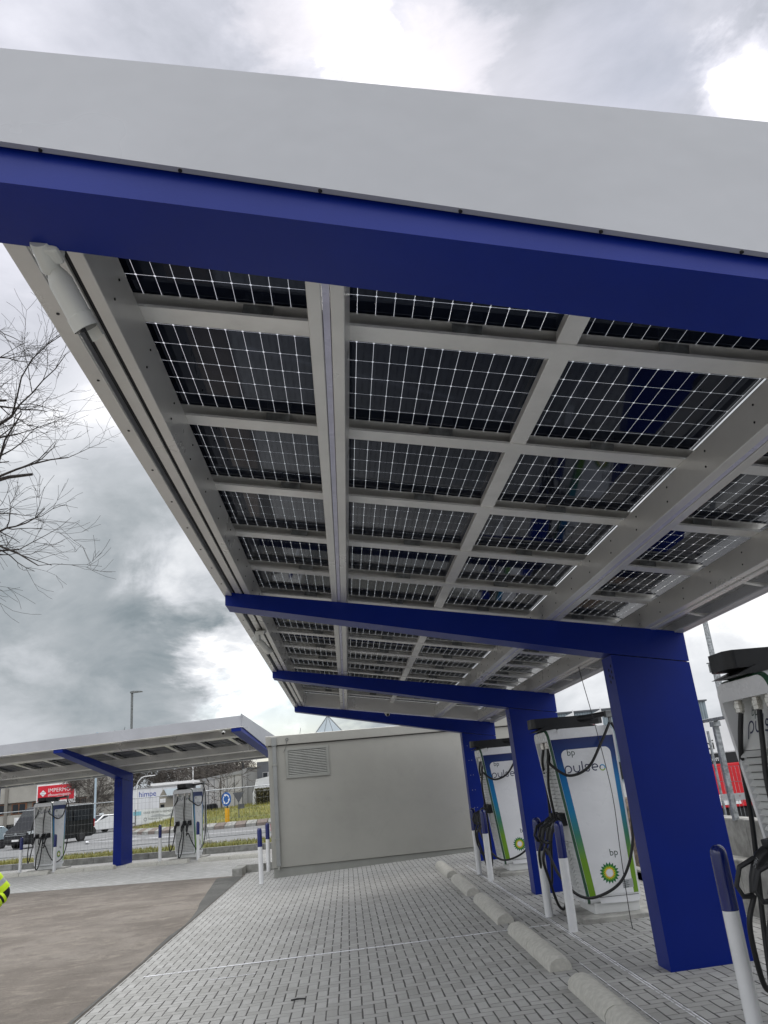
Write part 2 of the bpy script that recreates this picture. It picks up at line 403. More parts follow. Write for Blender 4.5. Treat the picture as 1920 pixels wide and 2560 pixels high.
# chalk setting-out lines on the pavers
m, t, b = newmat('chalk_line'); n = t.noise(t.obj(), 18, 5, .7).outputs[0]; n2 = t.noise(t.obj(), 1.3, 2).outputs[0]
tr = t.new('ShaderNodeBsdfTransparent'); mx = t.new('ShaderNodeMixShader'); b.inputs['Base Color'].default_value = (.80, .81, .84, 1); b.inputs['Roughness'].default_value = .9
t.put(mx.inputs[0], t.m('MULTIPLY', t.ss(n, .28, .50), t.ss(n2, .25, .55, .55, 1.))); t.l.new(tr.outputs[0], mx.inputs[1]); t.l.new(b.outputs[0], mx.inputs[2])
t.l.new(mx.outputs[0], t.n['Material Output'].inputs['Surface']); M['chalkline'] = m
def chalk(p0, p1, w):
    (x0, y0), (x1, y1) = p0, p1; d = Vector((x1 - x0, y1 - y0)).normalized(); n = Vector((-d.y, d.x)) * w / 2
    tag(MB().poly([(x0 + n.x, y0 + n.y, gz(x0 + n.x) + .004), (x1 + n.x, y1 + n.y, gz(x1 + n.x) + .004), (x1 - n.x, y1 - n.y, gz(x1 - n.x) + .004), (x0 - n.x, y0 - n.y, gz(x0 - n.x) + .004)]).build('chalk_line', M['chalkline']), kind='structure')
chalk((-2.42, 10.10), (2.2, 9.90), .05); chalk((2.285, 3.), (2.285, 17), .014); chalk((2.258, 3.), (2.262, 17), .012); chalk((2.0, 3.), (2.0, 8.0), .008); chalk((-1.6, 9.45), (-1.1, 9.46), .02); chalk((-1.2, 5.05), (1.7, 4.98), .02)

# ------------------------------------------------------------------ canopies
ZB = lambda x: 3.577 - .1676 * (x + 1.02)
def cell_panel_mesh():
    """one framed glass panel: 12 x 6 half-cut cells with open gaps between them, hung in a thin edge"""
    mb = MB(); px, py = .0805, .1665; g = .0024; ch = .0055
    for i in range(12):
        for j in range(6):
            x0 = .014 + i * px + g * .36; x1 = .014 + (i + 1) * px - g * .36; y0 = .011 + j * py + g / 2; y1 = .011 + (j + 1) * py - g / 2
            o = [(x0 + ch, y0), (x1 - ch, y0), (x1, y0 + ch), (x1, y1 - ch), (x1 - ch, y1), (x0 + ch, y1), (x0, y1 - ch), (x0, y0 + ch)]
            mb.prism(o, lambda a, b, t: (a, b, t), 0, .0006, 0)
    W, Hh = .994, 1.021
    for x0, x1, y0, y1 in ((0, .008, 0, Hh), (W - .008, W, 0, Hh), (.008, W - .008, 0, .006), (.008, W - .008, Hh - .006, Hh)):
        mb.box(x0, x1, y0, y1, -.003, .006, 1)
    me_o = mb.build('solar_panel', [M['cell'], M['pedge']]); me = me_o.data; bpy.data.objects.remove(me_o); return me
PANEL = cell_panel_mesh()

def canopy(label, fr, sy, beamys, rows, loc):
    root = empty('solar_canopy', loc, fr[1]); tag(root, label, 'canopy', 'solar charging canopies')
    Y1 = beamys[-1] + .285
    zb = lambda x, y: ZB(x) + sy * (y - 7.25)
    def rp(x0, o, y): return Vector((x0 + .165 * o, y, zb(x0, y) + .986 * o))         # tilted roof frame
    def member(name, secs, m, y0, y1, par=root, **kw):
        mb = MB()
        for (xa, xb, oa, ob) in secs:
            mb.prism([(xa, oa), (xb, oa), (xb, ob), (xa, ob)], lambda a, b, t: rp(a, b, t), y0, y1)
        return mb.build(name, m, par, **kw)
    YA = 1.78
    # beams and columns
    for k, y in enumerate(beamys):
        dz = sy * (y - 7.25)
        pol = [(-1.02, 3.577), (3.283, 2.856), (3.28, 2.578), (2.545, 2.706), (-1.022, 3.449)]
        bm_ = MB().prism(pol, lambda a, b, t: Vector((a, t, b + dz)), y, y + .285).build('beam', M['blue'], root, bevel=.007)
        cp = [(2.567, -.05), (3.304, -.03), (3.28, 2.569), (2.545, 2.697)]
        cm = MB().prism(cp, lambda a, b, t: Vector((a, t, b + dz * min(1, max(0, b / 2.6)))), y + .001, y + .284).build('column', M['blue'], root, bevel=.006)
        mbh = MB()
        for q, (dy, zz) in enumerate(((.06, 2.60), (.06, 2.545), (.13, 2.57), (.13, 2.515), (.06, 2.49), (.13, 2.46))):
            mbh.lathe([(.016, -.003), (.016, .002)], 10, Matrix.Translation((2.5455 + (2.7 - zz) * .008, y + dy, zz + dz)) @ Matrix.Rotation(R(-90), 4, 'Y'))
        mbh.build('bolt_hole', M['dark'], cm)  # flat dark discs, painted as the shade inside bolt holes
        if k == len(beamys) - 1:
            mbr = MB()
            for zz in (2.35, 2.05, 1.75, 1.45, 1.1, .8): 
                for dx in (.07, .13): mbr.lathe([(.008, -.002), (.008, .004)], 8, Matrix.Translation((2.56 + dx + (.004 * (2.6 - zz)), y - .002, zz)) @ Matrix.Rotation(R(90), 4, 'X'))
            mbr.build('rivet', M['galv'], cm)
    # long members
    y0, y1 = YA + .0, Y1 - .01
    member('outer_fascia', [(-1.035, -1.003, -.012, .30)], M['white'], y0, y1, bevel=.004); member('fascia_lip', [(-1.033, -.955, -.028, -.0125)], M['beam'], y0, y1, bevel=.003)
    member('trim_strip', [(-.925, -.864, 0, .0135)], M['beam'], y0 + .05, y1, bevel=.003)
    member('gutter', [(-.953, -.844, .014, .19)], M['dark'], y0 + .05, y1)  # solid dark box, its black standing in for shade inside the slots
    for xa, xb in ((-.842, -.787), (-.027, .027), (.060, .112), (1.972, 2.027), (2.060, 2.112)):
        member('rafter', [(xa, xb, 0, .215)], M['beam'], y0 + .05, y1, bevel=.004)
    member('rafter', [(2.905, 2.958, 0, .215)], M['beam'], y0 + .05, y1, bevel=.004)
    for xa, xb in ((.0305, .0565), (2.0305, 2.0565)): member('led_strip', [(xa, xb, .006, .03)], M['led'], y0 + .06, y1)
    member('trim_strip', [(2.972, 3.022, -.004, .03)], M['beam'], y0 + .05, y1, bevel=.003)
    member('soffit', [(3.022, 3.252, .11, .125)], M['beam'], y0 + .05, y1)
    member('inner_fascia', [(3.252, 3.284, -.012, .30), (3.20, 3.252, -.012, .004)], M['white'], y0, y1, bevel=.004)
    y = y0 + .6
    while y < y1: MB().prism([(3.03, .02), (3.05, .02), (3.25, .0), (3.25, .03)], lambda a, b, t: rp(a, b, t), y, y + .05).build('gutter_bracket', M['beam'], root); y += 1.05
    # web splice seams / screws on the rafters facing the drive
    mbs = MB(); y = y0 + .35
    while y < y1:
        for xx in (-.785, 1.970, 2.903):
            for oo in (.06, .15):
                c = rp(xx, oo, y); mbs.lathe([(.006, -.002), (.006, .003)], 6, Matrix.Translation(c) @ Matrix.Rotation(R(90), 4, 'Y'))
        c = rp(-.985, -.029, y); mbs.lathe([(.007, -.002), (.007, .002)], 6, Matrix.Translation(c)); y += .52
    mbs.build('screw', M['dark'], root)
    # cross purlins, the middle bearer and the panels
    for k in range(rows):
        yc = 1.89 + 1.03 * k
        mp = MB()                                          # C section, open towards the drive end
        for ya, yb, oa, ob in ((yc, yc + .12, .215, .220), (yc + .1155, yc + .12, .2202, .2758), (yc, yc + .12, .276, .280)):
            mp.prism([(-.845, oa), (2.96, oa), (2.96, ob), (-.845, ob)], lambda a, b, t: rp(a, b, t), ya, yb)
        mp.prism([(-.845, .2202), (2.96, .2202), (2.96, .228), (-.845, .228)], lambda a, b, t: rp(a, b, t), yc, yc + .004)
        mp.build('purlin', M['alu'], root)
        if k < rows - 1: member('bearer', [(1.0, 1.09, .222, .276)], M['alu'], yc + .121, yc + 1.029, bevel=.003)
        for xx in (-.35, .55, 1.45, 2.45): member('clamp', [(xx, xx + .13, .232, .274)], M['galvd'], yc + .002, yc + .008)
        if k == rows - 1: break
        for c in range(4):
            o = bpy.data.objects.new('solar_panel', PANEL); COL.objects.link(o); o.parent = root
            x0 = -.955 + 1.0 * c; p = rp(x0, .2865, yc + .064)
            ex = (rp(x0 + 1, .2865, yc + .064) - p).normalized(); ey = (rp(x0, .2865, yc + 1.064) - p).normalized(); ez = ex.cross(ey)
            o.matrix_local = Matrix(((ex.x, ey.x, ez.x, p.x), (ex.y, ey.y, ez.y, p.y), (ex.z, ey.z, ez.z, p.z), (0, 0, 0, 1)))
    # end fascias (deeper towards the columns), the far one with its inner lining
    dz0 = sy * (YA - 7.25) - .037
    zt = lambda x: 3.781 - .1667 * x + dz0; zo = lambda x: 3.372 - .2317 * x + dz0
    pol = [(-1.045, zo(-1.045)), (3.29, zo(3.29)), (3.29, zt(3.29)), (-1.045, zt(-1.045))]
    f = MB().prism(pol, lambda a, b, t: Vector((a, t, b)), YA + .015, YA + .036).build('end_fascia', M['white'], root, bevel=.004)
    mbs = MB()
    for k in range(11):
        xx = -.75 + .395 * k; mbs.lathe([(.006, -.002), (.006, .0035)], 8, Matrix.Translation((xx, YA + .026, zo(xx) - .001)) @ Matrix.Rotation(R(180), 4, 'X'))
    mbs.build('screw', M['dark'], f)
    ye = Y1 - .01; dze = sy * (ye - 7.25) - .037
    MB().prism([(a, b + dze - dz0) for a, b in pol], lambda a, b, t: Vector((a, t, b)), ye + .03, ye + .07).build('end_fascia', M['white'], root, bevel=.004)
    dl = sy * (beamys[-1] - 7.25)
    MB().prism([(-.78, ZB(-.78) + .005), (2.9, ZB(2.9) + .005), (2.95, ZB(2.95) + .28), (-.75, ZB(-.75) + .28)], lambda a, b, t: Vector((a, t, b + dl)), beamys[-1] - .14, beamys[-1] - .125).build('end_lining', M['beam'], root)
    return root
canopy('nearest charging canopy overhead with dark solar panels on navy beams and columns', NEAR, -.0067, (1.825, 7.247, 12.165, 17.42), 16, (0, 0, 0))
canopy('charging canopy across the drive at the left, white edge above one navy column', LEFT, -.014, (1.825, 7.247, 12.165), 11, LO)

# ------------------------------------------------------------------ chargers
CW = .34
U = Vector((-.2, 0, 1.95)).normalized(); NO = Vector((-1.95, 0, -.2)).normalized()
def fp(b, y, d=0.): return Vector((0, y, .16)) + U * b - NO * d
def make_charger():
    root = empty('charging_station', (0, 0, 0))
    MB().box(-.13, .80, -CW - .18, CW + .16, -.03, .055).build('pad', M['concrete'], root, bevel=.008)
    MB().box(.07, .60, -CW + .03, CW - .03, .055, .17).build('plinth', M['cgrey'], root, bevel=.006)
    # body: a shell that leans forward to the top, rounded at head and foot
    bf = lambda z: -.2 * (z - .16) / 1.95 + .145
    pol = [(bf(.16), .165), (.55, .155), (.60, .17), (.622, .22), (.645, 2.0), (.635, 2.06), (.60, 2.105), (.55, 2.12), (bf(2.1) + .02, 2.12), (bf(2.1), 2.1)]
    body = MB().prism(pol, lambda a, b, t: Vector((a, t, b)), -CW + .002, CW - .002).build('body', M['cwhite'], root, smooth=30, bevel=.012, seg=3)
    # front frame with the recessed head
    out = rrect(-CW, CW, 0, 1.965, (.05, .05, .10, .10), 6); out2 = rrect(-CW + .011, CW - .011, .011, 1.951, (.042, .042, .09, .09), 6); inn = rrect(-CW + .045, CW - .045, .05, 1.835, (.03, .03, .012, .012), 6); n = len(out)
    mb = MB(); V = lambda L, d: [fp(b, y, d) for y, b in L]
    vs = V(out2, 0) + V(inn, 0) + V(inn, .15) + V(out, .03) + V(out, .15); q = lambda a, c: [(a * n + i, a * n + (i + 1) % n, c * n + (i + 1) % n, c * n + i) for i in range(n)]
    mb.add(vs, q(0, 1) + q(1, 2), 0); mb.add(vs, q(0, 3), 1); mb.add(vs, q(3, 4), 0)
    mb.build('front_frame', [M['cwhite'], M['edge']], root, smooth=30)
    yi = CW - .0455
    # recess: ceiling, sloping back, side cheeks are the frame
    mb = MB()
    mb.poly([fp(1.834, -yi, .004), fp(1.834, yi, .004), fp(1.834, yi, .145), fp(1.834, -yi, .145)])
    mb.poly([fp(1.833, -yi, .144), fp(1.833, yi, .144), fp(1.535, yi, .034), fp(1.535, -yi, .034)])
    mb.poly([fp(1.535, -yi, .034), fp(1.535, yi, .034), fp(.051, yi, .034), fp(.051, -yi, .034)])
    pan = mb.build('front_panel', M['cgrey'], root, fix=False)
    for b0, b1, nn in ((1.03, 1.52, 11), (.08, .66, 13)):
        st = (b1 - b0) / nn
        for ya, yb in ((-yi + .02, -.018), (.018, yi - .02)):
            mb = MB()
            for k in range(nn):
                bb = b0 + k * st; mb.prism([(bb + .013, .035), (bb + .006, .0), (bb + .011, -.004), (bb + st * .92, .028), (bb + st * .92, .035)], lambda a, b, t: fp(a, t, b), ya, yb)
            mb.prism([(b0 - .002, .0325), (b0 - .002, .0335), (b1, .0335), (b1, .0325)], lambda a, b, t: fp(a, t, b), ya + .002, yb - .002, 1)  # near-black backing strip, painted shade between the slats
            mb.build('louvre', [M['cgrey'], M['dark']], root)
    mb = MB(); D = .0985
    def on_recess(x, y): return fp(1.622 + y, x * -1 + .205, .034 + .11 * (.087 + y) / .298 - .002)
    pulse_logo(mb, on_recess, .066, (0, 1, 2)); mb.text('bp', .085, lambda x, y: on_recess(x + .035, y + .098), 3)
    mb.build('front_lettering', [M['ink'], M['rblue'], M['rgreen'], M['inkgrey']], root, fix=False)
    # side graphics, both flanks
    for s in (-1, 1):
        yy = s * (CW + .0005)
        xf = lambda z: -.2 * (z - .16) / 1.95 + .034
        xr = lambda z: .600 + .012 * (z - .16)
        mb = MB().prism([(xf(.25), .25), (xr(.25) - .0, .25), (xr(2.0), 2.0), (xf(2.0), 2.0)], lambda a, b, t: Vector((a, yy + s * t, b)), -.002, .002)
        lab = mb.build('side_graphic', M['foil'], root)
        wl = [(xf(.25) + .075, .25), (xr(.25) - .055, .25)] + [(xr(1.87) - .06 - .07 + .07 * math.cos(R(a)), 1.80 + .07 * math.sin(R(a))) for a in range(0, 91, 15)] + [(xf(1.87) + .09 + .07 - .07 * math.cos(R(a)), 1.80 + .07 * math.sin(R(a))) for a in range(90, -1, -15)]
        MB().prism(wl, lambda a, b, t: Vector((a, yy + s * t, b)), .0021, .0036).build('white_panel', M['cwhite'], lab)
        e = yy + s * .0048
        if s < 0: fx = lambda x0, z0: (lambda x, y: Vector((x0 + x, e, z0 + y)))
        else: fx = lambda x0, z0: (lambda x, y: Vector((x0 + .52 - x, e, z0 + y)))
        mb = MB(); pulse_logo(mb, fx(-.030, 1.605), .077, (0, 1, 2)); mb.text('bp', .105, fx(.018, 1.80), 3); mb.text('bp', .105, fx(.335, .655), 3)
        mb.build('side_lettering', [M['ink'], M['rblue'], M['rgreen'], M['inkgrey']], lab, fix=False)
        mb = MB(); hx, hz = (.30 if s < 0 else .24), .475
        for r0, r1, mi, ph, lift in ((.118, .088, 0, 0, 0), (.092, .066, 1, .5, .0006), (.071, .050, 2, 0, .0012), (.05, .036, 3, .5, .0018)):
            L = []
            for k in range(36): 
                rr = r0 if k % 2 == 0 else r1; a = 2 * math.pi * (k / 36 + ph / 18); L.append((hx + rr * math.cos(a), hz + rr * math.sin(a)))
            c = (hx, e + s * lift, hz); mb.add([c] + [(a, e + s * lift, b) for a, b in L], [(0, 1 + k, 1 + (k + 1) % 36) for k in range(36)], mi)
        mb.build('emblem', [M['hg1'], M['hg2'], M['hy'], M['hw']], lab, fix=False)
        mb = MB(); sx = .43 if s < 0 else .08
        mb.poly([(sx, e, .30), (sx + .125, e, .305), (sx + .125, e, .395), (sx, e, .39)], 0)
        for k in range(4): mb.poly([(sx + .01, e + s * .0006, .375 - k * .02), (sx + .08 - .01 * (k % 2), e + s * .0006, .3755 - k * .02), (sx + .08 - .01 * (k % 2), e + s * .0006, .3685 - k * .02), (sx + .01, e + s * .0006, .368 - k * .02)], 1)
        mb.build('sticker', [M['sticker'], M['inkgrey']], lab, fix=False)
        MB().box(bf(.25) + .0, .60, yy - .0015, yy + .0025, .228, .2325).build('seam', M['dark'], body)
    # black cable manager on the roof
    mb = MB().prism([(-.30, -.0), (.28, -.0), (.16, .085), (-.20, .085)], lambda a, b, t: Vector((.14 + a * 1.42, t, 2.118 + b * .62)), -.175, .175)
    hat = mb.build('cable_manager', M['hat'], root, bevel=.01)
    mb = MB(); pl = [(-.27, -.15), (-.31, -.10), (-.31, .10), (-.27, .15), (.54, .15), (.60, .09), (.60, -.11), (.54, -.15)]
    mb.prism(pl, lambda a, b, t: Vector((a, b + .0, t)), 2.160, 2.272).build('arm_box', M['hat'], hat, bevel=.014, seg=3)
    arm = MB().tube([(.18, -.04, 2.228), (.40, -.20, 2.235), (.60, -.37, 2.258)], [.045, .038, .032], 10).build('swing_arm', M['hat'], hat, smooth=40)
    MB().box(.555, .65, -.43, -.35, 2.205, 2.285).box(.585, .62, -.41, -.38, 2.13, 2.205).build('cable_bracket', M['galvd'], arm, bevel=.006)
    # glands, cables, plugs and holsters
    GY = (.19, -.05, -.205)
    for gy in GY:
        c = fp(1.83, gy, .055)
        g = MB().lathe([(.026, 0), (.026, -.02), (.032, -.022), (.032, -.05), (.028, -.052), (.028, -.075), (.022, -.08)], 12, Matrix.Translation(c))
        g.build('cable_gland', M['nickel'], root, smooth=25)
    HB = .93
    def cable(pts, n=8, r=.0165): MB().tube(bez(pts, n), r, 9).build('cable', M['rubber'], root, smooth=60)
    def holster(y, blue):
        h = MB().box(-.10, .0, y - .05, y + .05, 0, .14)
        for i, v in enumerate(h.v):
            h.v[i] = tuple(fp(HB + (v[2] - .07), v[1], .034 + v[0] * 1.))
        hh = h.build('holster', M['hat'], root, bevel=.01)
        o = fp(HB, y, -.07); ax = (NO * .92 + Vector((0, 0, -.42))).normalized(); sd = Vector((0, 1, 0)); dn = ax.cross(sd).normalized()
        if dn.z > 0: dn = -dn
        P = lambda a, d_, s_=0: o + ax * a + dn * d_ + sd * s_
        pm = MB().tube([P(0, 0), P(.05, 0), P(.10, .015), P(.17, .06), P(.225, .12)], [.043, .041, .034, .027, .024], 12)
        pl_ = pm.build('plug', M['hat'], hh, smooth=40)
        MB().tube([P(.09, -.02), P(.20, -.035), P(.285, .03), P(.29, .10), P(.235, .13)], [.017, .016, .015, .016, .02], 8).build('handle', M['hat'], pl_, smooth=40)
        if blue: MB().tube([P(.10, .052), P(.135, .078)], [.014, .012], 8).build('latch', M['rblue'], pl_, smooth=40)
        mbt = MB(); mbt.text('HPC', .032, lambda x, y_: P(.085 + x * .85, -.012 + x * .42 - y_ * .9, -.0365)); mbt.build('plug_lettering', M['sticker'], pl_, fix=False)
        return P(.23, .13), (ax * .05 + Vector((0, 0, -.08)))
    e1, d1 = holster(.20, False); e2, d2 = holster(-.035, True); e3, d3 = holster(-.20, False)
    G = [fp(1.75, gy, .050) for gy in GY]
    # cable 1: out past the far flank and down to its plug
    cable([G[0], G[0] + Vector((-.03, .02, -.15)), Vector((-.13, .33, 1.58)), Vector((-.10, .44, 1.2)), Vector((-.16, .47, .62)), Vector((-.22, .42, .32)), Vector((-.32, .30, .38)), e1 + d1 * 1.6, e1])
    # cable 2: straight down the front, a loop nearly to the ground, back up to its plug
    cable([G[1], G[1] + Vector((-.03, 0, -.2)), Vector((-.19, -.05, 1.45)), Vector((-.17, -.045, 1.10)), Vector((-.16, -.02, .75)), Vector((-.15, .04, .30)), Vector((-.17, .10, .10)), Vector((-.24, .12, .13)), Vector((-.33, .05, .45)), e2 + d2 * 1.8, e2])
    # cable 3: swings across the flank to the arm, hangs down behind it and returns to its plug
    cable([G[2], G[2] + Vector((-.05, -.02, -.13)), Vector((-.18, -.33, 1.70)), Vector((-.02, -.45, 1.575)), Vector((.22, -.47, 1.65)), Vector((.42, -.45, 1.90)), Vector((.585, -.42, 2.14))])
    cable([Vector((.615, -.40, 2.14)), Vector((.655, -.42, 1.95)), Vector((.655, -.43, 1.3)), Vector((.60, -.44, .78)), Vector((.40, -.44, .40)), Vector((.08, -.44, .255)), Vector((-.14, -.43, .30)), Vector((-.30, -.36, .52)), Vector((-.37, -.27, .78)), e3 + d3 * 1.2, e3])
    return root
CH = make_charger()
GC = 'white charging stations under the canopies'
def charger(fr, x, y, label, first=False):
    o = CH if first else copy_tree(CH)
    o.location = place(fr, x, y); o.rotation_euler = (0, 0, fr[1]); tag(o, label, 'charger', GC); return o
charger(NEAR, 2.70, 4.90, 'charging station cut by the right edge of the photo, louvred front with three thick cables', True)
charger(NEAR, 2.66, 10.14, 'white charging station between the two nearest navy columns, sunflower emblem fully visible')
charger(NEAR, 2.64, 15.05, 'white charging station half hidden behind the second navy column, closest to the grey cabin')
charger(LEFT, 2.72, 5.15, 'charging station under the far left canopy, right of its navy column')
charger(LEFT, 2.72, 10.05, 'charging station under the far left canopy in front of the black van')

# ------------------------------------------------------------------ bollards
def make_bollard():
    root = empty('bollard')
    MB().lathe([(.051, -.05), (.051, .735)], 20).build('post', M['bwhite'], root, smooth=40)
    MB().lathe([(.0525, .735), (.0525, 1.06), (.049, 1.085), (.040, 1.105), (.024, 1.118), (.004, 1.122)], 20).build('cap', M['bblue'], root, smooth=40)
    return root
BO = make_bollard(); used = []
def bollard(p, label):
    o = BO if not used else copy_tree(BO); used.append(1); o.location = p; o.rotation_euler = (R(random.uniform(-.5, .5)), R(random.uniform(-.6, .6)), random.random() * 6); tag(o, label, 'bollard', 'white bollards with navy tops')
bollard(place(NEAR, 2.375, 5.42), 'largest bollard, white with navy top, in front of the nearest navy column')
bollard(place(NEAR, 2.334, 9.379), 'bollard at the near front corner of the charger between the two nearest columns')
bollard(place(NEAR, 2.323, 10.402), 'bollard partly behind cable loops, left of the charger between the two nearest columns')
bollard(place(NEAR, 2.29, 14.266), 'bollard at the near front corner of the charger closest to the cabin')
bollard(place(NEAR, 2.27, 15.35), 'bollard behind cables, left of the charger closest to the cabin')
bollard(place(LEFT, 2.34, 4.56), 'bollard in front of the white flank of the charger right of the far left column')
bollard(place(LEFT, 2.34, 5.82), 'lone bollard between the far left column and the charger on its right')
bollard(place(LEFT, 2.34, 9.42), 'bollard in front of the white flank of the charger before the black van')
bollard(place(LEFT, 2.34, 10.62), 'leftmost bollard, standing left of the charger before the black van')
bollard((-1.972, 18.54, gz(-1.97)), 'bollard standing free just before the left corner of the grey cabin')
bollard((-2.09, 21.40, -.052), 'bollard right beside the left side of the grey cabin, farther back')

# ------------------------------------------------------------------ wheel stops
def make_stop():
    root = empty('wheel_stop'); pr = [(-.105, -.02), (-.10, .055), (-.075, .095), (-.03, .118), (.03, .118), (.075, .095), (.10, .055), (.105, -.02)]
    for y0 in (-.985, .008):
        mb = MB(); k = len(pr); vs = []; L = .975; N = 26
        for i in range(N + 1):
            t_ = i / N; s = 1. - .16 * max(0, 1 - t_ * 18) - .16 * max(0, 1 - (1 - t_) * 18)
            for a, b in pr: vs.append((a * (.9 + .1 * s), y0 + L * t_, max(-.02, b * s)))
        fs = [(i * k + j, i * k + j + 1, (i + 1) * k + j + 1, (i + 1) * k + j) for i in range(N) for j in range(k - 1)] + [tuple(range(k)), tuple(range(N * k + k - 1, N * k - 1, -1))]
        mb.add(vs, fs); mb.build('block', M['stop'], root, smooth=50)
    return root
ST = make_stop(); su = []
def stop(fr, y, label, x=1.78):
    o = ST if not su else copy_tree(ST); su.append(1); o.location = place(fr, x, y); o.rotation_euler = (0, -.025, fr[1] + random.uniform(-.008, .008)); tag(o, label, 'wheel stop', 'concrete wheel stops')
for y, l in ((6.23, 'nearest concrete wheel stop, cut by the bottom of the photo'), (8.78, 'second nearest concrete wheel stop, just past the chalk line from the nearest'), (11.32, 'concrete wheel stop opposite the charger between the nearest columns'), (13.86, 'concrete wheel stop opposite the second navy column, fourth from the camera'), (16.4, 'farthest concrete wheel stop of the near row, by the grey cabin')): stop(NEAR, y, l)
for y, l in ((3.3, 'rightmost wheel stop of the left canopy, right of the charger'), (5.6, 'wheel stop in front of the right charger of the left canopy'), (8.0, 'wheel stop just left of the far left navy column'), (10.2, 'wheel stop before the charger with the black van behind'), (12.5, 'wheel stop at the left edge of the photo behind the hi-vis sleeve')): stop(LEFT, y, l, 1.75)

# ------------------------------------------------------------------ cabin
def cabin():
    root = empty('equipment_cabin', (-1.80, 19.32, 0), R(4.2)); tag(root, 'low grey beige equipment cabin with a louvred vent and downpipe', 'cabin')
    L, Dp = 6.6, 3.0
    MB().box(.03, L - .03, .03, Dp, -.25, .16).build('plinth', M['cabin2'], root, bevel=.01)
    MB().box(0, L, 0, Dp, .163, 2.80).build('wall', M['cabin'], root, bevel=.006)
    MB().box(-.05, L + .05, -.06, Dp + .05, 2.815, 3.03).build('roof', M['cabin'], root, bevel=.012)
    MB().box(.01, L - .01, .01, Dp - .01, 2.78, 2.82).build('roof_gap', M['dark'], root)
    v = MB().box(.40, 1.42, -.015, .0, 2.05, 2.72)
    fr = MB()
    for a in ((.40, 1.42, 2.05, 2.10), (.40, 1.42, 2.67, 2.72), (.40, .46, 2.10, 2.67), (1.36, 1.42, 2.10, 2.67)): fr.box(a[0], a[1], -.03, .0, a[2], a[3])
    ve = fr.build('vent', M['cabin2'], root, bevel=.004)
    MB().box(.461, 1.359, -.004, -.001, 2.101, 2.669).build('vent_back', M['galvd'], ve)
    sl = MB()
    for k in range(15):
        z = 2.108 + k * .0376; sl.prism([(-.028, z), (-.023, z - .004), (-.006, z + .020), (-.010, z + .024)], lambda a, b, t: Vector((t, a, b)), .461, 1.359)
    sl.build('vent_slat', M['cabin2'], ve)
    pp = MB().box(.10, .19, -.095, -.010, .20, 2.80).box(.085, .205, -.11, -.061, 2.80, 3.0).build('downpipe', M['plastic_grey'], root, bevel=.008)
    MB().box(.08, .21, -.10, .0, 2.36, 2.40).box(.08, .21, -.10, .0, .75, .78).box(.12, .17, -.10, -.02, .13, .20).build('pipe_clip', M['cabin2'], pp)
    hk = MB().tube([(.45 + .03 * math.cos(a * .63), -.075, 2.93 + .03 * math.sin(a * .63)) for a in range(11)], .008, 6).tube(bez([(.44, -.075, 2.90), (.42, -.05, 2.76), (.36, -.02, 2.64)]), .005, 5)
    hk.build('lifting_eye', M['galvd'], root)
cabin()
ex = empty('fire_extinguisher', (-1.80, 21.0, -.05)); tag(ex, 'red fire extinguisher standing between the cabin side and a bollard', 'extinguisher')
MB().lathe([(.08, .02), (.085, .05), (.085, .52), (.06, .60), (.03, .63)], 16).build('cylinder', M['red'], ex, smooth=40)
MB().box(-.10, .02, -.02, .02, .66, .69).box(-.015, .015, -.015, .015, .62, .72).build('handle', M['black'], ex)
MB().tube(bez([(-.05, 0, .66), (-.13, 0, .55), (-.11, 0, .25)]), .012, 6).build('hose', M['rubber'], ex)
MB().box(-.16, -.05, -.05, .05, .93, 1.10).build('box', M['red'], ex)
# small kerbed island between the rows, at the cabin corner
kb = MB(); kb.box(-2.95, -2.70, 21.1, 21.9, -.2, .10); 
for k in range(5): kb.box(-2.95 + k * .72, -2.95 + k * .72 + .71, 21.9 + .05 * k, 22.05 + .05 * k, -.2, .10)
tag(kb.build('kerb', M['kerb'], bevel=.01), kind='structure')

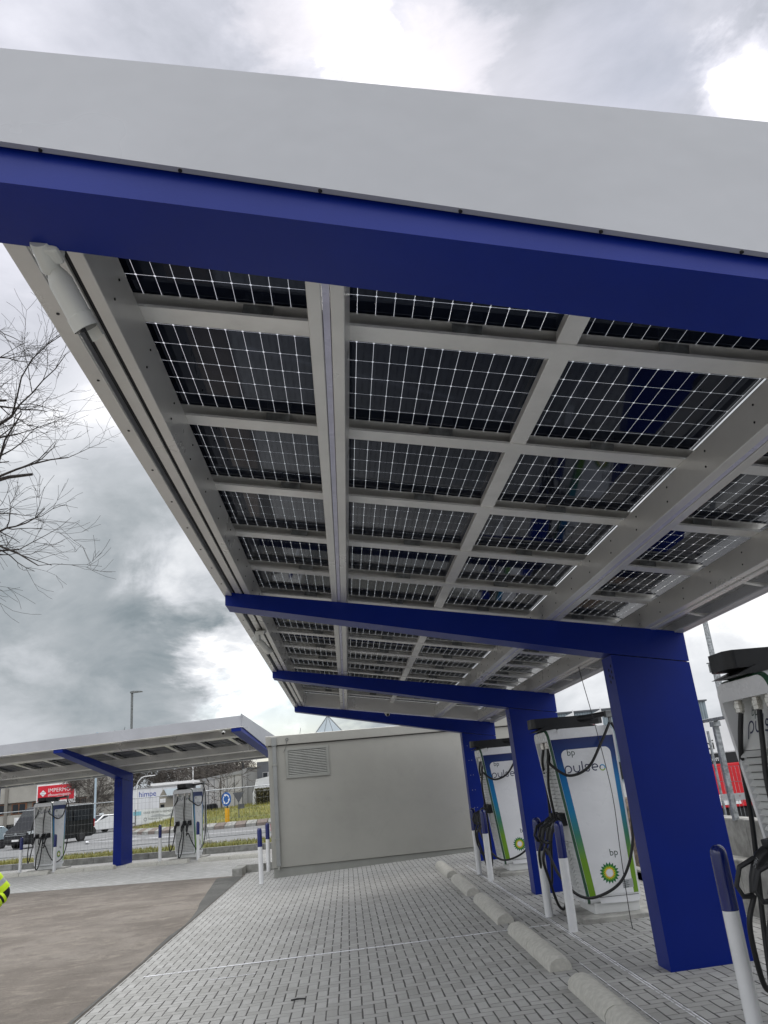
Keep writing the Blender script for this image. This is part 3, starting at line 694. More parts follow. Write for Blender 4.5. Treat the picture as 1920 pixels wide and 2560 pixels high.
# ------------------------------------------------------------------ cameras under the roofs
def make_cam():
    root = empty('security_camera')
    MB().box(-.035, .075, -.06, .05, -.045, .0).box(-.05, .005, -.05, .03, -.12, -.03).build('bracket', M['cam'], root, bevel=.012)
    j = MB().lathe([(.03, -.055), (.032, -.05), (.032, .05), (.03, .055)], 14, Matrix.Translation((-.05, .0, -.10)) @ Matrix.Rotation(R(75), 4, 'X')).build('joint', M['cam'], root, smooth=40)
    d = Vector((.38, .44, -.80)).normalized(); s = d.cross(Vector((0, 0, 1))).normalized(); u = s.cross(d); o = Vector((-.04, .045, -.115))
    P = lambda a, b, c: o + d * a + s * b + u * c
    pr = [(.036 * math.cos(R(a)), .036 * math.sin(R(a))) for a in range(200, 520, 20)]; pr = [(x_, max(y_, -.029)) for x_, y_ in pr]
    mb = MB(); k = len(pr); stt = ((0, .6), (.03, .95), (.05, 1.1), (.165, 1.1), (.167, 1.17), (.215, 1.17)); vs = [P(a, x_ * q, y_ * q) for a, q in stt for x_, y_ in pr]
    mb.add(vs, [(i * k + j_, i * k + (j_ + 1) % k, (i + 1) * k + (j_ + 1) % k, (i + 1) * k + j_) for i in range(len(stt) - 1) for j_ in range(k)] + [tuple(range(k))])
    h = mb.build('housing', M['cam'], root, smooth=35)
    mb = MB(); up = [p for p in pr if p[1] > .0]; k2 = len(up)
    vs = [P(a, x_ * 1.22, y_ * 1.24) for a in (.165, .255) for x_, y_ in up] + [P(a, x_ * 1.16, y_ * 1.16) for a in (.165, .255) for x_, y_ in up]
    mb.add(vs, [(j_, j_ + 1, k2 + j_ + 1, k2 + j_) for j_ in range(k2 - 1)] + [(2 * k2 + j_, 2 * k2 + j_ + 1, 3 * k2 + j_ + 1, 3 * k2 + j_) for j_ in range(k2 - 1)] + [(k2 + j_, k2 + j_ + 1, 3 * k2 + j_ + 1, 3 * k2 + j_) for j_ in range(k2 - 1)])
    mb.build('sun_shield', M['cam'], h, smooth=40)
    lm = MB(); lm.add([P(.2165, x_ * 1.02, y_ * 1.02) for x_, y_ in pr], [tuple(range(len(pr)))]); lm.build('lens', M['lens'], h)
    return root
SCM = make_cam()
tag(SCM, 'large white bullet camera under the near canopy edge at upper left', 'camera', 'security cameras'); SCM.location = (-.80, 2.14, 3.545); 
c2 = copy_tree(SCM); tag(c2, 'small bullet camera hanging from the near canopy edge past its second beam', 'camera', 'security cameras'); c2.location = (-.885, 8.95, 3.53); c2.rotation_euler = (.35, 0, -.2)
c3 = copy_tree(SCM); tag(c3, 'bullet camera under the right corner of the left canopy', 'camera', 'security cameras'); c3.location = ML @ Vector((-.86, 2.45, 3.63)); c3.rotation_euler = (.7, 0, TH + 2.2)
dm = empty('dome_camera', (.98, 17.40, 3.17)); tag(dm, 'small white dome camera on the last navy beam above the cabin', 'camera')
MB().lathe([(.07, .06), (.07, .0), (.055, -.01), (.05, -.03), (.03, -.055), (.005, -.06)], 16).build('housing', M['cam'], dm, smooth=40)
MB().lathe([(.03, -.0), (.03, .004)], 12, Matrix.Translation((0, -.045, -.03)) @ Matrix.Rotation(R(115), 4, 'X')).build('lens', M['lens'], dm)
# loose wire hanging from the gutter
wp = bez([(2.96, 9.65, 2.91), (2.97, 9.64, 2.75), (3.02, 9.56, 2.1), (3.03, 9.42, 1.4), (2.99, 9.36, .8), (2.93, 9.22, .3), (2.895, 9.10, .08), (2.90, 9.05, .078)], 8)
tag(MB().tube(wp, .0045, 6).build('wire', M['rubber']), 'thin black wire hanging from the near canopy roof to the pavers', 'wire')
tag(MB().tube([(-.63, 8.045, .0), (-.57, 8.055, .004), (-.50, 8.045, .002)], .008, 5).build('twig', M['rubber']), 'thin black scrap lying on the open pavers', 'scrap')

# ------------------------------------------------------------------ right edge: walls, rail, trailer
w1 = MB()
for k in range(6): w1.box(4.13, 4.30, -3.0 + k * 3.0, -3.0 + k * 3.0 + 2.992, -.1, .64 if k < 5 else .22)
tag(w1.build('retaining_wall', M['concrete'], bevel=.012), 'low pale concrete retaining wall behind the right chargers', 'wall')
w2 = MB()
for k in range(7): w2.box(4.302, 4.50, -3.0 + k * 2.0, -3.0 + k * 2.0 + 1.993, .0, 1.03)
tag(w2.build('concrete_wall', M['concrete'], bevel=.012), 'upper smooth concrete wall under the galvanised guard rail', 'wall')
kq = MB()
for k in range(8): kq.box(4.13, 4.27, 12.05 + k, 13.045 + k, -.1, .24)
tag(kq.build('kerb', M['kerb'], bevel=.012), kind='structure')
mb = MB(); N = 22; vs = []
for i in range(N + 1):
    for j in range(9):
        a = j / 8; y = 11.7 + 9 * i / N; vs.append((4.28 + 1.0 * a, y, .16 + .95 * math.sin(a * math.pi * .62) + .06 * random.uniform(-1, 1)))
mb.add(vs, [(i * 9 + j, (i + 1) * 9 + j, (i + 1) * 9 + j + 1, i * 9 + j + 1) for i in range(N) for j in range(8)]); tag(mb.build('soil_bank', M['soil'], smooth=60, fix=False), kind='structure')
sheet('yard', [(4.4, -6, .55), (40, -6, .55), (40, 60, .3), (7.4, 60, .3), (7.4, 11, .55), (4.4, 11, .55)], M['road'])
gr = empty('guard_rail', (4.30, 0, 1.03)); tag(gr, 'galvanised steel guard frame standing on the concrete wall at right', 'railing')
for y in (9.18, 6.9, 4.6): MB().box(-.03, .03, y - .03, y + .03, -.02, 1.06).build('post', M['galv'], gr, bevel=.006)
MB().box(-.028, .028, 3.5, 9.95, 1.062, 1.10).build('rail', M['galv'], gr, bevel=.006)
MB().box(-.045, .045, 9.13, 9.23, 1.0, 1.061).build('corner_bracket', M['galv'], gr, bevel=.006)
fc = empty('mesh_fence', (5.3, 0, .55)); tag(fc, 'thin grey mesh fence behind the guard rail and barrier tape', 'fence')
for y in (11.6, 9.9, 8.2): MB().tube([(0, y, 0), (0, y, 1.5)], .02, 8).build('post', M['galv'], fc)
mw = MB()
for k in range(46): mw.tube([(0, 6.5 + k * .11, .05), (0, 6.5 + k * .11, 1.0)], .003, 3, caps=False)
for z in (.05, .3, .55, .8, 1.0): mw.tube([(0, 6.5, z), (0, 11.6, z)], .003, 3, caps=False)
mw.build('mesh', M['galv'], fc)
tp = MB(); P0 = Vector((4.42, 9.7, 1.20)); P1 = Vector((4.44, 7.4, 1.42))
for k in range(10):
    a, b_ = k / 10, (k + 1) / 10; f = lambda q: P0.lerp(P1, q) + Vector((0, 0, -.05 * math.sin(q * math.pi)))
    for q0 in (0,): tp.add([f(a), f(b_), f(b_) + Vector((.004 * math.sin(k * 2), 0, .075)), f(a) + Vector((.004 * math.sin(k * 2 - 2), 0, .075))], [(0, 1, 2, 3)], 0)
    tp.text('**', .05, lambda x, y: f(a) + (P1 - P0) * (x * .4) + Vector((-.002, 0, .02 + y)), 1)
tag(tp.build('barrier_tape', [M['signwhite'], M['red']], fix=False), 'white barrier tape stretched in front of the red trailer', 'tape')
mast = empty('mast', (9.7, 20, .5)); tag(mast, 'tall galvanised mast rising behind the nearest navy column', 'mast')
MB().tube([(0, 0, 0), (0, 0, 3.35)], .085, 12).build('lower_tube', M['galv'], mast, smooth=40); MB().tube([(0, 0, 3.3), (0, 0, 10.5)], .068, 12).build('upper_tube', M['galv'], mast, smooth=40)
MB().box(-.13, .13, -.1, .1, 3.2, 3.42).box(-.2, -.1, -.03, .03, 3.42, 3.45).build('clamp', M['galvd'], mast, bevel=.01)
MB().tube([(0, 0, 5.05), (.9, 0, 5.1), (.75, -.1, 4.95)], .035, 6).build('bracket_arm', M['galvd'], mast)
tr_ = empty('trailer', (6.55, 15.4, .45), R(0)); tag(tr_, 'red and white box trailer with a black stripe behind the guard rail', 'trailer')
tr_.rotation_euler = (0, 0, R(-6))
MB().box(0, 5., 0, 2.2, .30, 1.09).build('lower_body', M['red'], tr_, bevel=.02); MB().box(.002, 4.998, .002, 2.198, 1.092, 1.27).build('stripe', M['black'], tr_); MB().box(0, 5., 0, 2.2, 1.272, 1.92).build('upper_body', M['signwhite'], tr_, bevel=.03)
MB().box(.1, 4.9, .1, 2.1, .06, .30).build('chassis', M['black'], tr_, bevel=.03)
for xx in (1.6, 3.4): MB().lathe([(.2, -.1), (.31, -.1), (.31, .1), (.2, .1)], 18, Matrix.Translation((xx, .12, .18)) @ Matrix.Rotation(R(90), 4, 'X')).build('wheel', M['tyre'], tr_, smooth=40)
lt = MB(); lt.text('noi', .27, lambda x, y: Vector((x + .20, -.004, 1.36 + y))); lt.build('lettering', M['black'], tr_, fix=False)
lt = MB(); lt.text('.com', .13, lambda x, y: Vector((x + .34, -.004, 1.14 + y))); lt.text('Uni', .11, lambda x, y: Vector((x + 1.0, -.004, .60 + y))); lt.build('lettering', M['signwhite'], tr_, fix=False)
MB().box(.25, .80, -.006, -.002, .35, .54).build('placard', M['signwhite'], tr_)
lt = MB(); lt.text('oi', .17, lambda x, y: Vector((x + .58, -.009, .385 + y))); lt.build('lettering', M['black'], tr_, fix=False)
MB().box(.92, .96, -.01, -.003, .3, 1.08).box(1.35, 1.36, -.01, -.003, .3, 1.08).box(.97, 2.4, -.01, -.003, .82, .825).build('seam', M['black'], tr_)

# ------------------------------------------------------------------ far right building, flags, pillar
rb = empty('ribbed_hall', (14.5, 60, .2)); tag(rb, 'long flat hall with ribbed blue grey cladding beyond the right chargers', 'building')
mb = MB()
for k in range(66): mb.box(k * .2, k * .2 + .12, -.04, 0, 1.6, 5.30)
mb.box(0, 13.2, .0, 14, 0, 5.30).build('wall', M['ribbed'], rb); MB().box(-.1, 13.3, -.15, 14.1, 5.302, 5.42).build('roof_edge', M['bdark'], rb)
MB().box(.3, 12.9, -.06, -.045, .3, 1.5).build('window_band', M['glass'], rb)
for xx, yy, zt, c, l in ((13.9, 48, 4.72, 'signblue', 'flag with a pale blue print beside the charger top'), (15.6, 48, 4.75, 'vest_red', 'white flag with pink lettering above the charger top')):
    f = empty('flag', (xx, yy, .2)); tag(f, l, 'flag', 'flags before the ribbed hall'); MB().tube([(0, 0, 0), (0, 0, zt)], .04, 8).build('pole', M['signwhite'], f)
    mb = MB(); N = 8; z0 = zt - .15
    vs = [(-1.5 * i / N, .12 * math.sin(i * .9), z0 - .55 * i / N - d * (1.05 - .15 * i / N)) for i in range(N + 1) for d in (0, 1)]
    mb.add(vs, [(2 * i, 2 * i + 1, 2 * i + 3, 2 * i + 2) for i in range(N)]); cl = mb.build('cloth', M['signwhite'], f, smooth=60)
    mb = MB(); vs = [(-1.5 * i / N, .12 * math.sin(i * .9) - .012, z0 - .55 * i / N - (.3 + d * .35) * (1.05 - .15 * i / N)) for i in range(2, N - 1) for d in (0, 1)]
    mb.add(vs, [(2 * i, 2 * i + 1, 2 * i + 3, 2 * i + 2) for i in range(N - 4)]); mb.build('print', M[c], cl, smooth=60)
pl = empty('white_pillar', (7.15, 36, .2)); tag(pl, 'pale square pillar with a stepped cap seen between the last two columns', 'pillar')
MB().box(-.32, .32, -.32, .32, 0, 3.3).build('shaft', M['bwhitew'], pl, bevel=.02); MB().box(-.42, .42, -.42, .42, 3.302, 3.75).build('cap', M['bwhitew'], pl, bevel=.02)

# ------------------------------------------------------------------ background left: kerb, verge, fences
kr = MB()
for k in range(30): kr.box(3.95, 4.12, -9 + k, -9 + k + .985, -.05, gz(4) + .19)
o = kr.build('kerb', M['kerb'], bevel=.012); o.matrix_world = ML; tag(o, kind='structure')
mb = MB(); N = 60; vs = []
for i in range(N + 1):
    for j in range(7):
        a = j / 6; vs.append((4.12 + 2.9 * a, -9 + 30 * i / N, .22 + .10 * math.sin(a * math.pi) + .03 * random.uniform(-1, 1)))
mb.add(vs, [(i * 7 + j, (i + 1) * 7 + j, (i + 1) * 7 + j + 1, i * 7 + j + 1) for i in range(N) for j in range(6)])
o = mb.build('grass_verge', M['turf'], smooth=60, fix=False); o.matrix_world = ML; tag(o, kind='structure')
def blades(name, pts, h, w, m, mw_=None):
    mb = MB()
    for p in pts:
        a = random.uniform(0, 6.28); hh = h * random.uniform(.5, 1.2); dx, dy = math.cos(a) * w, math.sin(a) * w; lx, ly = random.uniform(-.5, .5) * hh, random.uniform(-.5, .5) * hh
        mb.add([(p[0] - dx, p[1] - dy, p[2] - .02), (p[0] + dx, p[1] + dy, p[2] - .02), (p[0] + lx, p[1] + ly, p[2] + hh)], [(0, 1, 2)])
    o = mb.build(name, m, fix=False)
    if mw_: o.matrix_world = mw_
    return tag(o, kind='stuff')
blades('grass', [(4.15 + 2.7 * random.random(), -4 + 18 * random.random(), .26) for _ in range(9000)], .13, .012, M['blade'], ML)
# roundabout mound with its segmented kerb
MC = Vector((-4.5, 69.0)); MRx, MRy = 13.2, 14.5
def mz(x, y):
    r = math.hypot((x - MC.x) / MRx, (y - MC.y) / MRy); return -.05 + 1.2 * max(0, 1 - r * r) ** .9
mb = MB(); N = 48; K = 12; vs = [(MC.x + MRx * i / K * math.cos(2 * math.pi * j / N), MC.y + MRy * i / K * math.sin(2 * math.pi * j / N), mz(MC.x + MRx * i / K * math.cos(2 * math.pi * j / N), MC.y + MRy * i / K * math.sin(2 * math.pi * j / N)) + random.uniform(-.03, .03)) for i in range(1, K + 1) for j in range(N)]
vs.append((MC.x, MC.y, mz(MC.x, MC.y))); c = len(vs) - 1
mb.add(vs, [(i * N + j, (i + 1) * N + j, (i + 1) * N + (j + 1) % N, i * N + (j + 1) % N) for i in range(K - 1) for j in range(N)] + [(c, j, (j + 1) % N) for j in range(N)])
tag(mb.build('mound', M['turf'], smooth=60), kind='structure')
pts = []
while len(pts) < 9000:
    a = random.uniform(math.pi, 2 * math.pi); r = math.sqrt(random.random()); x_, y_ = MC.x + MRx * r * math.cos(a), MC.y + MRy * r * math.sin(a); pts.append((x_, y_, mz(x_, y_)))
blades('grass', pts, .20, .022, M['blade'])
mb = MB(); NB = 120
for k in range(NB):
    a0 = 2 * math.pi * k / NB; a1 = 2 * math.pi * (k + .93) / NB; q = [(MC.x + (MRx + d) * math.cos(a), MC.y + (MRy + d) * math.sin(a)) for d, a in ((0, a0), (0, a1), (.5, a1), (.5, a0))]
    z1 = .20; vs = [(x_, y_, -.3) for x_, y_ in q] + [(q[0][0], q[0][1], z1 + .08), (q[1][0], q[1][1], z1 + .08), (q[2][0], q[2][1], z1 - .12), (q[3][0], q[3][1], z1 - .12)]
    mb.add(vs, [(0, 1, 5, 4), (1, 2, 6, 5), (2, 3, 7, 6), (3, 0, 4, 7), (4, 5, 6, 7)], 0 if k % 2 else 1)
tag(mb.build('roundabout_kerb', [M['kerb'], mat('kerb_brick', (.20, .165, .145), .9)]), kind='structure')
# site fences
def fence(a, b, label):
    d = Vector((b[0] - a[0], b[1] - a[1], 0)); L = d.length; r = empty('site_fence', (a[0], a[1], a[2]), math.atan2(d.y, d.x)); tag(r, label, 'fence', 'temporary mesh fence panels')
    MB().tube([(.02, 0, 0), (.02, 0, 2.05), (L - .02, 0, 2.05), (L - .02, 0, 0)], .021, 8).build('frame', M['galv'], r); MB().tube([(.02, 0, .22), (L - .02, 0, .22)], .016, 6).build('bottom_rail', M['galvd'], r)
    mw = MB(); k = 1
    while k * .16 < L - .05: mw.tube([(k * .16, 0, .22), (k * .16, 0, 2.04)], .003, 3, caps=False); k += 1
    for z in (.55, .9, 1.25, 1.6, 1.85): mw.tube([(.02, 0, z), (L - .02, 0, z)], .003, 3, caps=False)
    mw.build('mesh', M['galvd'], r)
    for xx in (.02, L - .02): MB().box(xx - .10, xx + .10, -.32, .32, -.02, .14).build('foot', M['concrete'], r, bevel=.02)
    st = MB().tube([(L - .1, 0, 1.5), (L - .1, .8, 0)], .018, 6).build('stay', M['galv'], r)
fence((-5.95, 35.2, .06), (-2.4, 34.3, .06), 'fence panel between the right charger and the grey cabin'); fence((-9.35, 35.9, .02), (-5.99, 35.2, .06), 'fence panel right of the far left column, in front of the banner'); fence((-12.8, 36.7, -.02), (-9.39, 35.9, .02), 'fence panel left of the far left column, in front of parked cars'); fence((-16.3, 37.5, -.05), (-12.84, 36.7, -.02), 'fence panel at the left edge in front of the black van')

# roundabout sign
sg = empty('roundabout_sign', (-8.05, 55.9, .12), R(-38)); tag(sg, 'round blue roundabout sign with white arrows on a yellow base', 'sign')
MB().box(-.14, .14, -.08, .08, -.1, .98).build('base', M['yellow'], sg, bevel=.02); MB().tube([(0, .02, .9), (0, .02, 1.25)], .04, 8).build('pole', M['black'], sg)
dsk = MB().lathe([(.44, -.012), (.44, .012)], 28, Matrix.Translation((0, -.05, 1.56)) @ Matrix.Rotation(R(90), 4, 'X')).build('disc', M['signblue'], sg)
mb = MB()
for a in (90, 210, 330):
    vs, fs = ribbon(arc(0, 0, .27, a - 70, a + 12, 8), .075); mb.add([(x_, -.068, 1.56 + y_) for x_, y_ in vs], fs)
    c_, s_ = math.cos(R(a + 12)), math.sin(R(a + 12)); tx, ty = -s_, c_
    mb.poly([(c_ * .17, -.068, 1.56 + s_ * .17), (c_ * .37, -.068, 1.56 + s_ * .37), (c_ * .27 + tx * .17, -.068, 1.56 + s_ * .27 + ty * .17)])
mb.build('arrow', M['signwhite'], dsk, fix=False)
yb = empty('yield_sign', (-7.5, 57.6, .2)); tag(yb, 'dark back of a triangular sign just behind the blue sign', 'sign')
MB().prism([(-.4, 1.85), (.4, 1.85), (0, 1.15)], lambda a, b, t: Vector((a, t, b)), 0, .03).build('plate', M['bdark'], yb); MB().tube([(0, .05, -.1), (0, .05, 1.8)], .03, 8).build('pole', M['galvd'], yb); MB().box(-.05, .38, 0, .03, .78, 1.08).build('lower_plate', M['bdark'], yb)
# hedge
hd = empty('hedge', (-7.3, 66.0, .98)); tag(hd, 'clipped brown green hedge on top of the grass mound', 'hedge')
mb = MB()
for k in range(9000):
    x_, y_, z_ = random.uniform(0, 7.5), random.uniform(-.55, .55), random.uniform(-.1, 1.22) 
    if random.random() < .6: y_ = random.choice((-.55, -.5, .55)) + random.uniform(-.06, .06)
    if random.random() < .2: z_ = 1.22 + random.uniform(-.08, .05)
    s = .07; d = [Vector((random.uniform(-s, s), random.uniform(-s, s), random.uniform(-s, s))) for _ in range(3)]; c_ = Vector((x_, y_, z_)); mb.add([c_ + q for q in d], [(0, 1, 2)])
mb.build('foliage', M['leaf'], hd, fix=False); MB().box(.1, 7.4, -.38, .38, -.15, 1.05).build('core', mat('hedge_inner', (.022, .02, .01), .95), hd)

# ------------------------------------------------------------------ vehicles
def wheel(par, x, y, r, w=.22, s=1):
    k = MB().lathe([(r * .62, -w / 2), (r * .95, -w / 2), (r, -w / 2 + .03), (r, w / 2 - .03), (r * .95, w / 2), (r * .62, w / 2)], 24, Matrix.Translation((x, y, r)) @ Matrix.Rotation(R(90), 4, 'X')).build('wheel', M['tyre'], par, smooth=40)
    mb = MB().lathe([(.02, -.02), (r * .62, -.02), (r * .64, .02), (.02, .035)], 20, Matrix.Translation((x, y + s * w * .42, r)) @ Matrix.Rotation(R(90) * (-s), 4, 'X')); mb.build('rim', M['rim'], k, smooth=40)
def vehicle(name, label, cat, loc, rz, prof, glass_side, W, paint, wheels, r, tum=.12, ws=None, rear=None, group=None):
    """prof: side outline (x forward, z up); the flanks lean in above the belt line"""
    root = empty(name, loc, rz); tag(root, label, cat, group); belt = min(p[1] for p in glass_side[0]); top = max(p[1] for p in prof)
    ins = lambda z: W / 2 - (tum * max(0, (z - belt) / (top - belt)) ** 1.2) - (.05 * max(0, .5 - z))
    n = len(prof); mb = MB(); vs = [(x, -ins(z), z) for x, z in prof] + [(x, ins(z), z) for x, z in prof]
    mb.add(vs, [tuple(range(n)), tuple(range(2 * n - 1, n - 1, -1))] + [(i, n + i, n + (i + 1) % n, (i + 1) % n) for i in range(n)])
    body = mb.build('body', paint, root, bevel=.09 if W > 1.9 else .06, seg=3, smooth=50)
    for s in (-1, 1):
        for g in glass_side: MB().prism(g, lambda a, b, t: Vector((a, s * (ins(b) + t), b)), .002, .008).build('side_window', M['glass'], root)
        for wx in wheels:
            wheel(root, wx, s * (W / 2 - .10), r, s=s)
            MB().lathe([(r * 1.13, -.003), (r * 1.13, .004)], 22, Matrix.Translation((wx, s * (ins(r) + .002), r * 1.02)) @ Matrix.Rotation(R(90), 4, 'X')).build('wheel_arch', M['black'], root)
    if ws:
        (xa, za), (xb, zb_) = ws; d = Vector((xb - xa, 0, zb_ - za)).normalized(); nn = Vector((-d.z, 0, d.x)); nn = nn if nn.x > 0 else -nn
        q = [Vector((xa, -ins(za) + .09, za)), Vector((xa, ins(za) - .09, za)), Vector((xb, ins(zb_) - .10, zb_)), Vector((xb, -ins(zb_) + .10, zb_))]
        MB().add([v + nn * .012 for v in q], [(0, 1, 2, 3)]); mb = MB(); mb.add([v + nn * .004 for v in q] + [v + nn * .014 for v in q], [(0, 1, 2, 3), (4, 5, 6, 7), (0, 1, 5, 4), (1, 2, 6, 5), (2, 3, 7, 6), (3, 0, 4, 7)]); mb.build('windscreen', M['glass'], root)
    return root, ins
VP = [(-3.0, .35), (-3.0, 2.25), (-2.85, 2.40), (1.15, 2.44), (1.55, 2.30), (2.25, 1.38), (2.88, 1.12), (3.02, .95), (3.05, .35), (2.7, .24), (-2.8, .26)]
van, ins = vehicle('van', 'black panel van parked beyond the far left charger, facing left', 'van', (-19.65, 56.5, -.12), R(247), VP, [[(.72, 1.32), (1.92, 1.36), (1.45, 2.02), (.78, 2.02)], [(-.75, 1.34), (.55, 1.34), (.55, 2.02), (-.75, 2.02)], [(-2.5, 1.34), (-.95, 1.34), (-.95, 2.02), (-2.5, 2.02)]], 2.02, M['vanpaint'], (1.95, -1.72), .36, .10, ((2.20, 1.42), (1.58, 2.24)))
MB().box(3.03, 3.065, -.80, .80, .80, .84).box(3.035, 3.06, -.78, .78, .90, .93).build('grille_trim', M['galv'], van); MB().lathe([(.09, 0), (.09, .01)], 18, Matrix.Translation((3.055, 0, .88)) @ Matrix.Rotation(R(90), 4, 'Y')).build('badge', M['galv'], van)
MB().box(3.0, 3.06, -.85, .85, .42, .62).build('bumper', M['black'], van, bevel=.02); MB().box(3.06, 3.075, -.27, .27, .47, .58).build('number_plate', M['signwhite'], van)
for s in (-1, 1):
    MB().prism([(2.62, .86), (3.0, .82), (3.0, .98), (2.66, 1.04)], lambda a, b, t: Vector((a, s * (ins(.9) * .985 + t), b)), -.15, .022).build('headlight', M['lamp'], van, bevel=.015)
    MB().box(1.72, 1.86, s * 1.02 - .0, s * 1.24, 1.32, 1.58).build('mirror', M['black'], van, bevel=.03)
    MB().box(-3.02, -2.96, s * .86, s * .98, .85, 1.35).build('tail_light', M['tail'], van)
    MB().box(-2.8, 2.5, s * (ins(.6)) - .01, s * (ins(.6)) + .012, .52, .60).build('side_trim', M['black'], van)
SP = [(-1.9, .35), (-1.92, 1.1), (-1.85, 1.72), (.2, 1.80), (.55, 1.72), (1.25, 1.12), (1.95, .92), (2.1, .7), (2.1, .32), (-1.8, .25)]
sv, ins = vehicle('small_van', 'small white van with a round pink print, parked behind the black van', 'van', (-24.0, 76.5, -.15), R(300), SP, [[(.2, 1.12), (1.0, 1.12), (.5, 1.62), (.2, 1.64)]], 1.8, M['carwhite'], (1.3, -1.25), .31, .1, ((1.22, 1.14), (.6, 1.68)))
for s in (-1, 1): MB().lathe([(.42, 0), (.42, .008)], 24, Matrix.Translation((-.95, s * (ins(1.05) + .004), 1.08)) @ Matrix.Rotation(R(90), 4, 'X')).build('print', M['vest_red'], sv); MB().box(-1.95, -1.9, s * .7, s * .84, .8, 1.15).build('tail_light', M['tail'], sv)
CP = [(-2.1, .35), (-2.15, .9), (-1.95, 1.05), (-1.5, 1.45), (.1, 1.48), (.95, 1.0), (1.95, .85), (2.15, .62), (2.12, .3), (-2.0, .25)]
def car(label, loc, rz, paint, prof=CP, group='cars parked along the street'):
    r, ins = vehicle('parked_car', label, 'car', loc, rz, prof, [[(-1.55, 1.02), (-.42, 1.0), (-.42, 1.38), (-1.30, 1.38)], [(-.36, 1.0), (.72, 1.0), (.12, 1.38), (-.36, 1.38)]], 1.78, paint, (1.35, -1.3), .32, .16, ((.93, 1.03), (.18, 1.43)), group=group)
    for s in (-1, 1): MB().box(1.98, 2.12, s * .5, s * .82, .62, .78).build('headlight', M['lamp'], r, bevel=.02); MB().box(-2.17, -2.05, s * .5, s * .82, .72, .92).build('tail_light', M['tail'], r, bevel=.02)
    MB().box(2.1, 2.15, -.55, .55, .36, .56).build('grille', M['black'], r); return r
k1 = car('white car with a roof lamp behind the pale street pole', (-21.7, 74.0, -.15), R(235), M['carwhite']); MB().box(-.35, -.15, -.2, .2, 1.49, 1.62).build('roof_lamp', M['lamp'], k1, bevel=.03)
car('pale blue car at the left edge just ahead of the black van', (-24.9, 57.5, -.15), R(240), M['carblue'])
car('dark car half hidden between the right charger and the blue sign', (-14.2, 80.0, -.1), R(200), M['vanpaint']); car('white car behind the hedge end beyond the grass mound', (-9.4, 84.0, 1.0), R(190), M['carwhite'])
tk = empty('truck', (-6.3, 67.7, .2), R(180)); tag(tk, 'white truck whose cab roof shows above the hedge', 'truck')
MB().prism([(-1.2, .5), (-1.2, 2.9), (-.9, 3.0), (.95, 2.75), (1.25, 1.7), (1.3, .5)], lambda a, b, t: Vector((a, t, b)), -1.1, 1.1).build('cab', M['carwhite'], tk, bevel=.08)
MB().box(-6.5, -1.35, -1.15, 1.15, .9, 2.6).build('box_body', M['bwhitew'], tk, bevel=.03); MB().prism([(1.0, 2.62), (1.27, 1.75), (1.29, 1.75), (1.03, 2.63)], lambda a, b, t: Vector((a, t, b)), -1., 1.).build('windscreen', M['glass'], tk); MB().box(-.9, .2, -1.12, -1.105, 2.1, 2.5).build('side_window', M['glass'], tk)
for xx in (.4, -4.8): wheel(tk, xx, -1.0, .48, .28, -1); wheel(tk, xx, 1.0, .48, .28, 1)

# ------------------------------------------------------------------ buildings at the left
bc = empty('office_building', (-70, 85, -.2)); tag(bc, 'long concrete building with brown window bands behind the far left charger', 'building')
MB().box(0, 47.0, .0, 2.5, 0, 8.0).build('wall', M['bconc2'], bc)
for z0, z1 in ((1.35, 2.2), (3.35, 7.9)):
    for k in range(12): MB().box(k * 4 + .03, min(k * 4 + 3.97, 47.0), -.25, -.002, z0, z1).build('wall_panel', M['bconc'], bc, bevel=.03)
for k in range(12): MB().box(k * 4 - .15, k * 4 + .15, -.35, -.251, 0, 7.9).build('pilaster', M['bconc2'], bc)
for k in range(22):
    x0 = .6 + k * 2.0; fr = MB().box(x0 - .1, x0 + 1.35, -.12, -.003, 2.25, 3.3).build('window', M['wood'], bc)
    MB().box(x0, x0 + .55, -.14, -.121, 2.35, 3.2).box(x0 + .65, x0 + 1.22, -.14, -.121, 2.35, 3.2).build('pane', M['glass'], fr)
for k in range(12):
    if k % 2: MB().box(k * 4 - 1.5, k * 4 + 1.2, -.1, -.003, .1, 1.2).build('window', M['glass'], bc)
    else: MB().box(k * 4 + .3, k * 4 + 2.6, -.1, -.003, .1, 1.25).build('door', M['wood'], bc)
sb = empty('billboard', (-29.9, 81.5, -.2)); tag(sb, 'red billboard with white lettering and diamond mark above the far left charger', 'sign')
MB().box(-.0, 3.7, 0, .12, 2.85, 4.72).build('panel', M['signwhite'], sb, bevel=.02)
MB().box(.12, 3.55, -.02, -.001, 3.22, 4.6).build('red_face', M['signred'], sb)
mb = MB(); mb.text('IMPERMO', .50, lambda x, y: Vector((1.08 + x, -.026, 3.98 + y))); mb.text('afbouwmagazijn', .34, lambda x, y: Vector((1.08 + x, -.026, 3.62 + y)))
for d, k in ((.30, 0),): mb.poly([(.62 - d, -.026, 3.92), (.62, -.026, 3.92 - d), (.62 + d, -.026, 3.92), (.62, -.026, 3.92 + d)])
mb.build('lettering', M['signwhite'], sb, fix=False)
mb = MB(); 
for a, b_ in ((-.09, .09), (.09, .09), (-.09, -.09), (.09, -.09)): mb.poly([(.62 + a - .07, -.03, 3.92 + b_), (.62 + a, -.03, 3.92 + b_ - .07), (.62 + a + .07, -.03, 3.92 + b_), (.62 + a, -.03, 3.92 + b_ + .07)])
mb.build('mark_line', M['silver'], sb, fix=False); MB().box(.4, .55, .03, .1, 0, 2.85).box(3.1, 3.25, .03, .1, 0, 2.85).build('post', M['galvd'], sb)
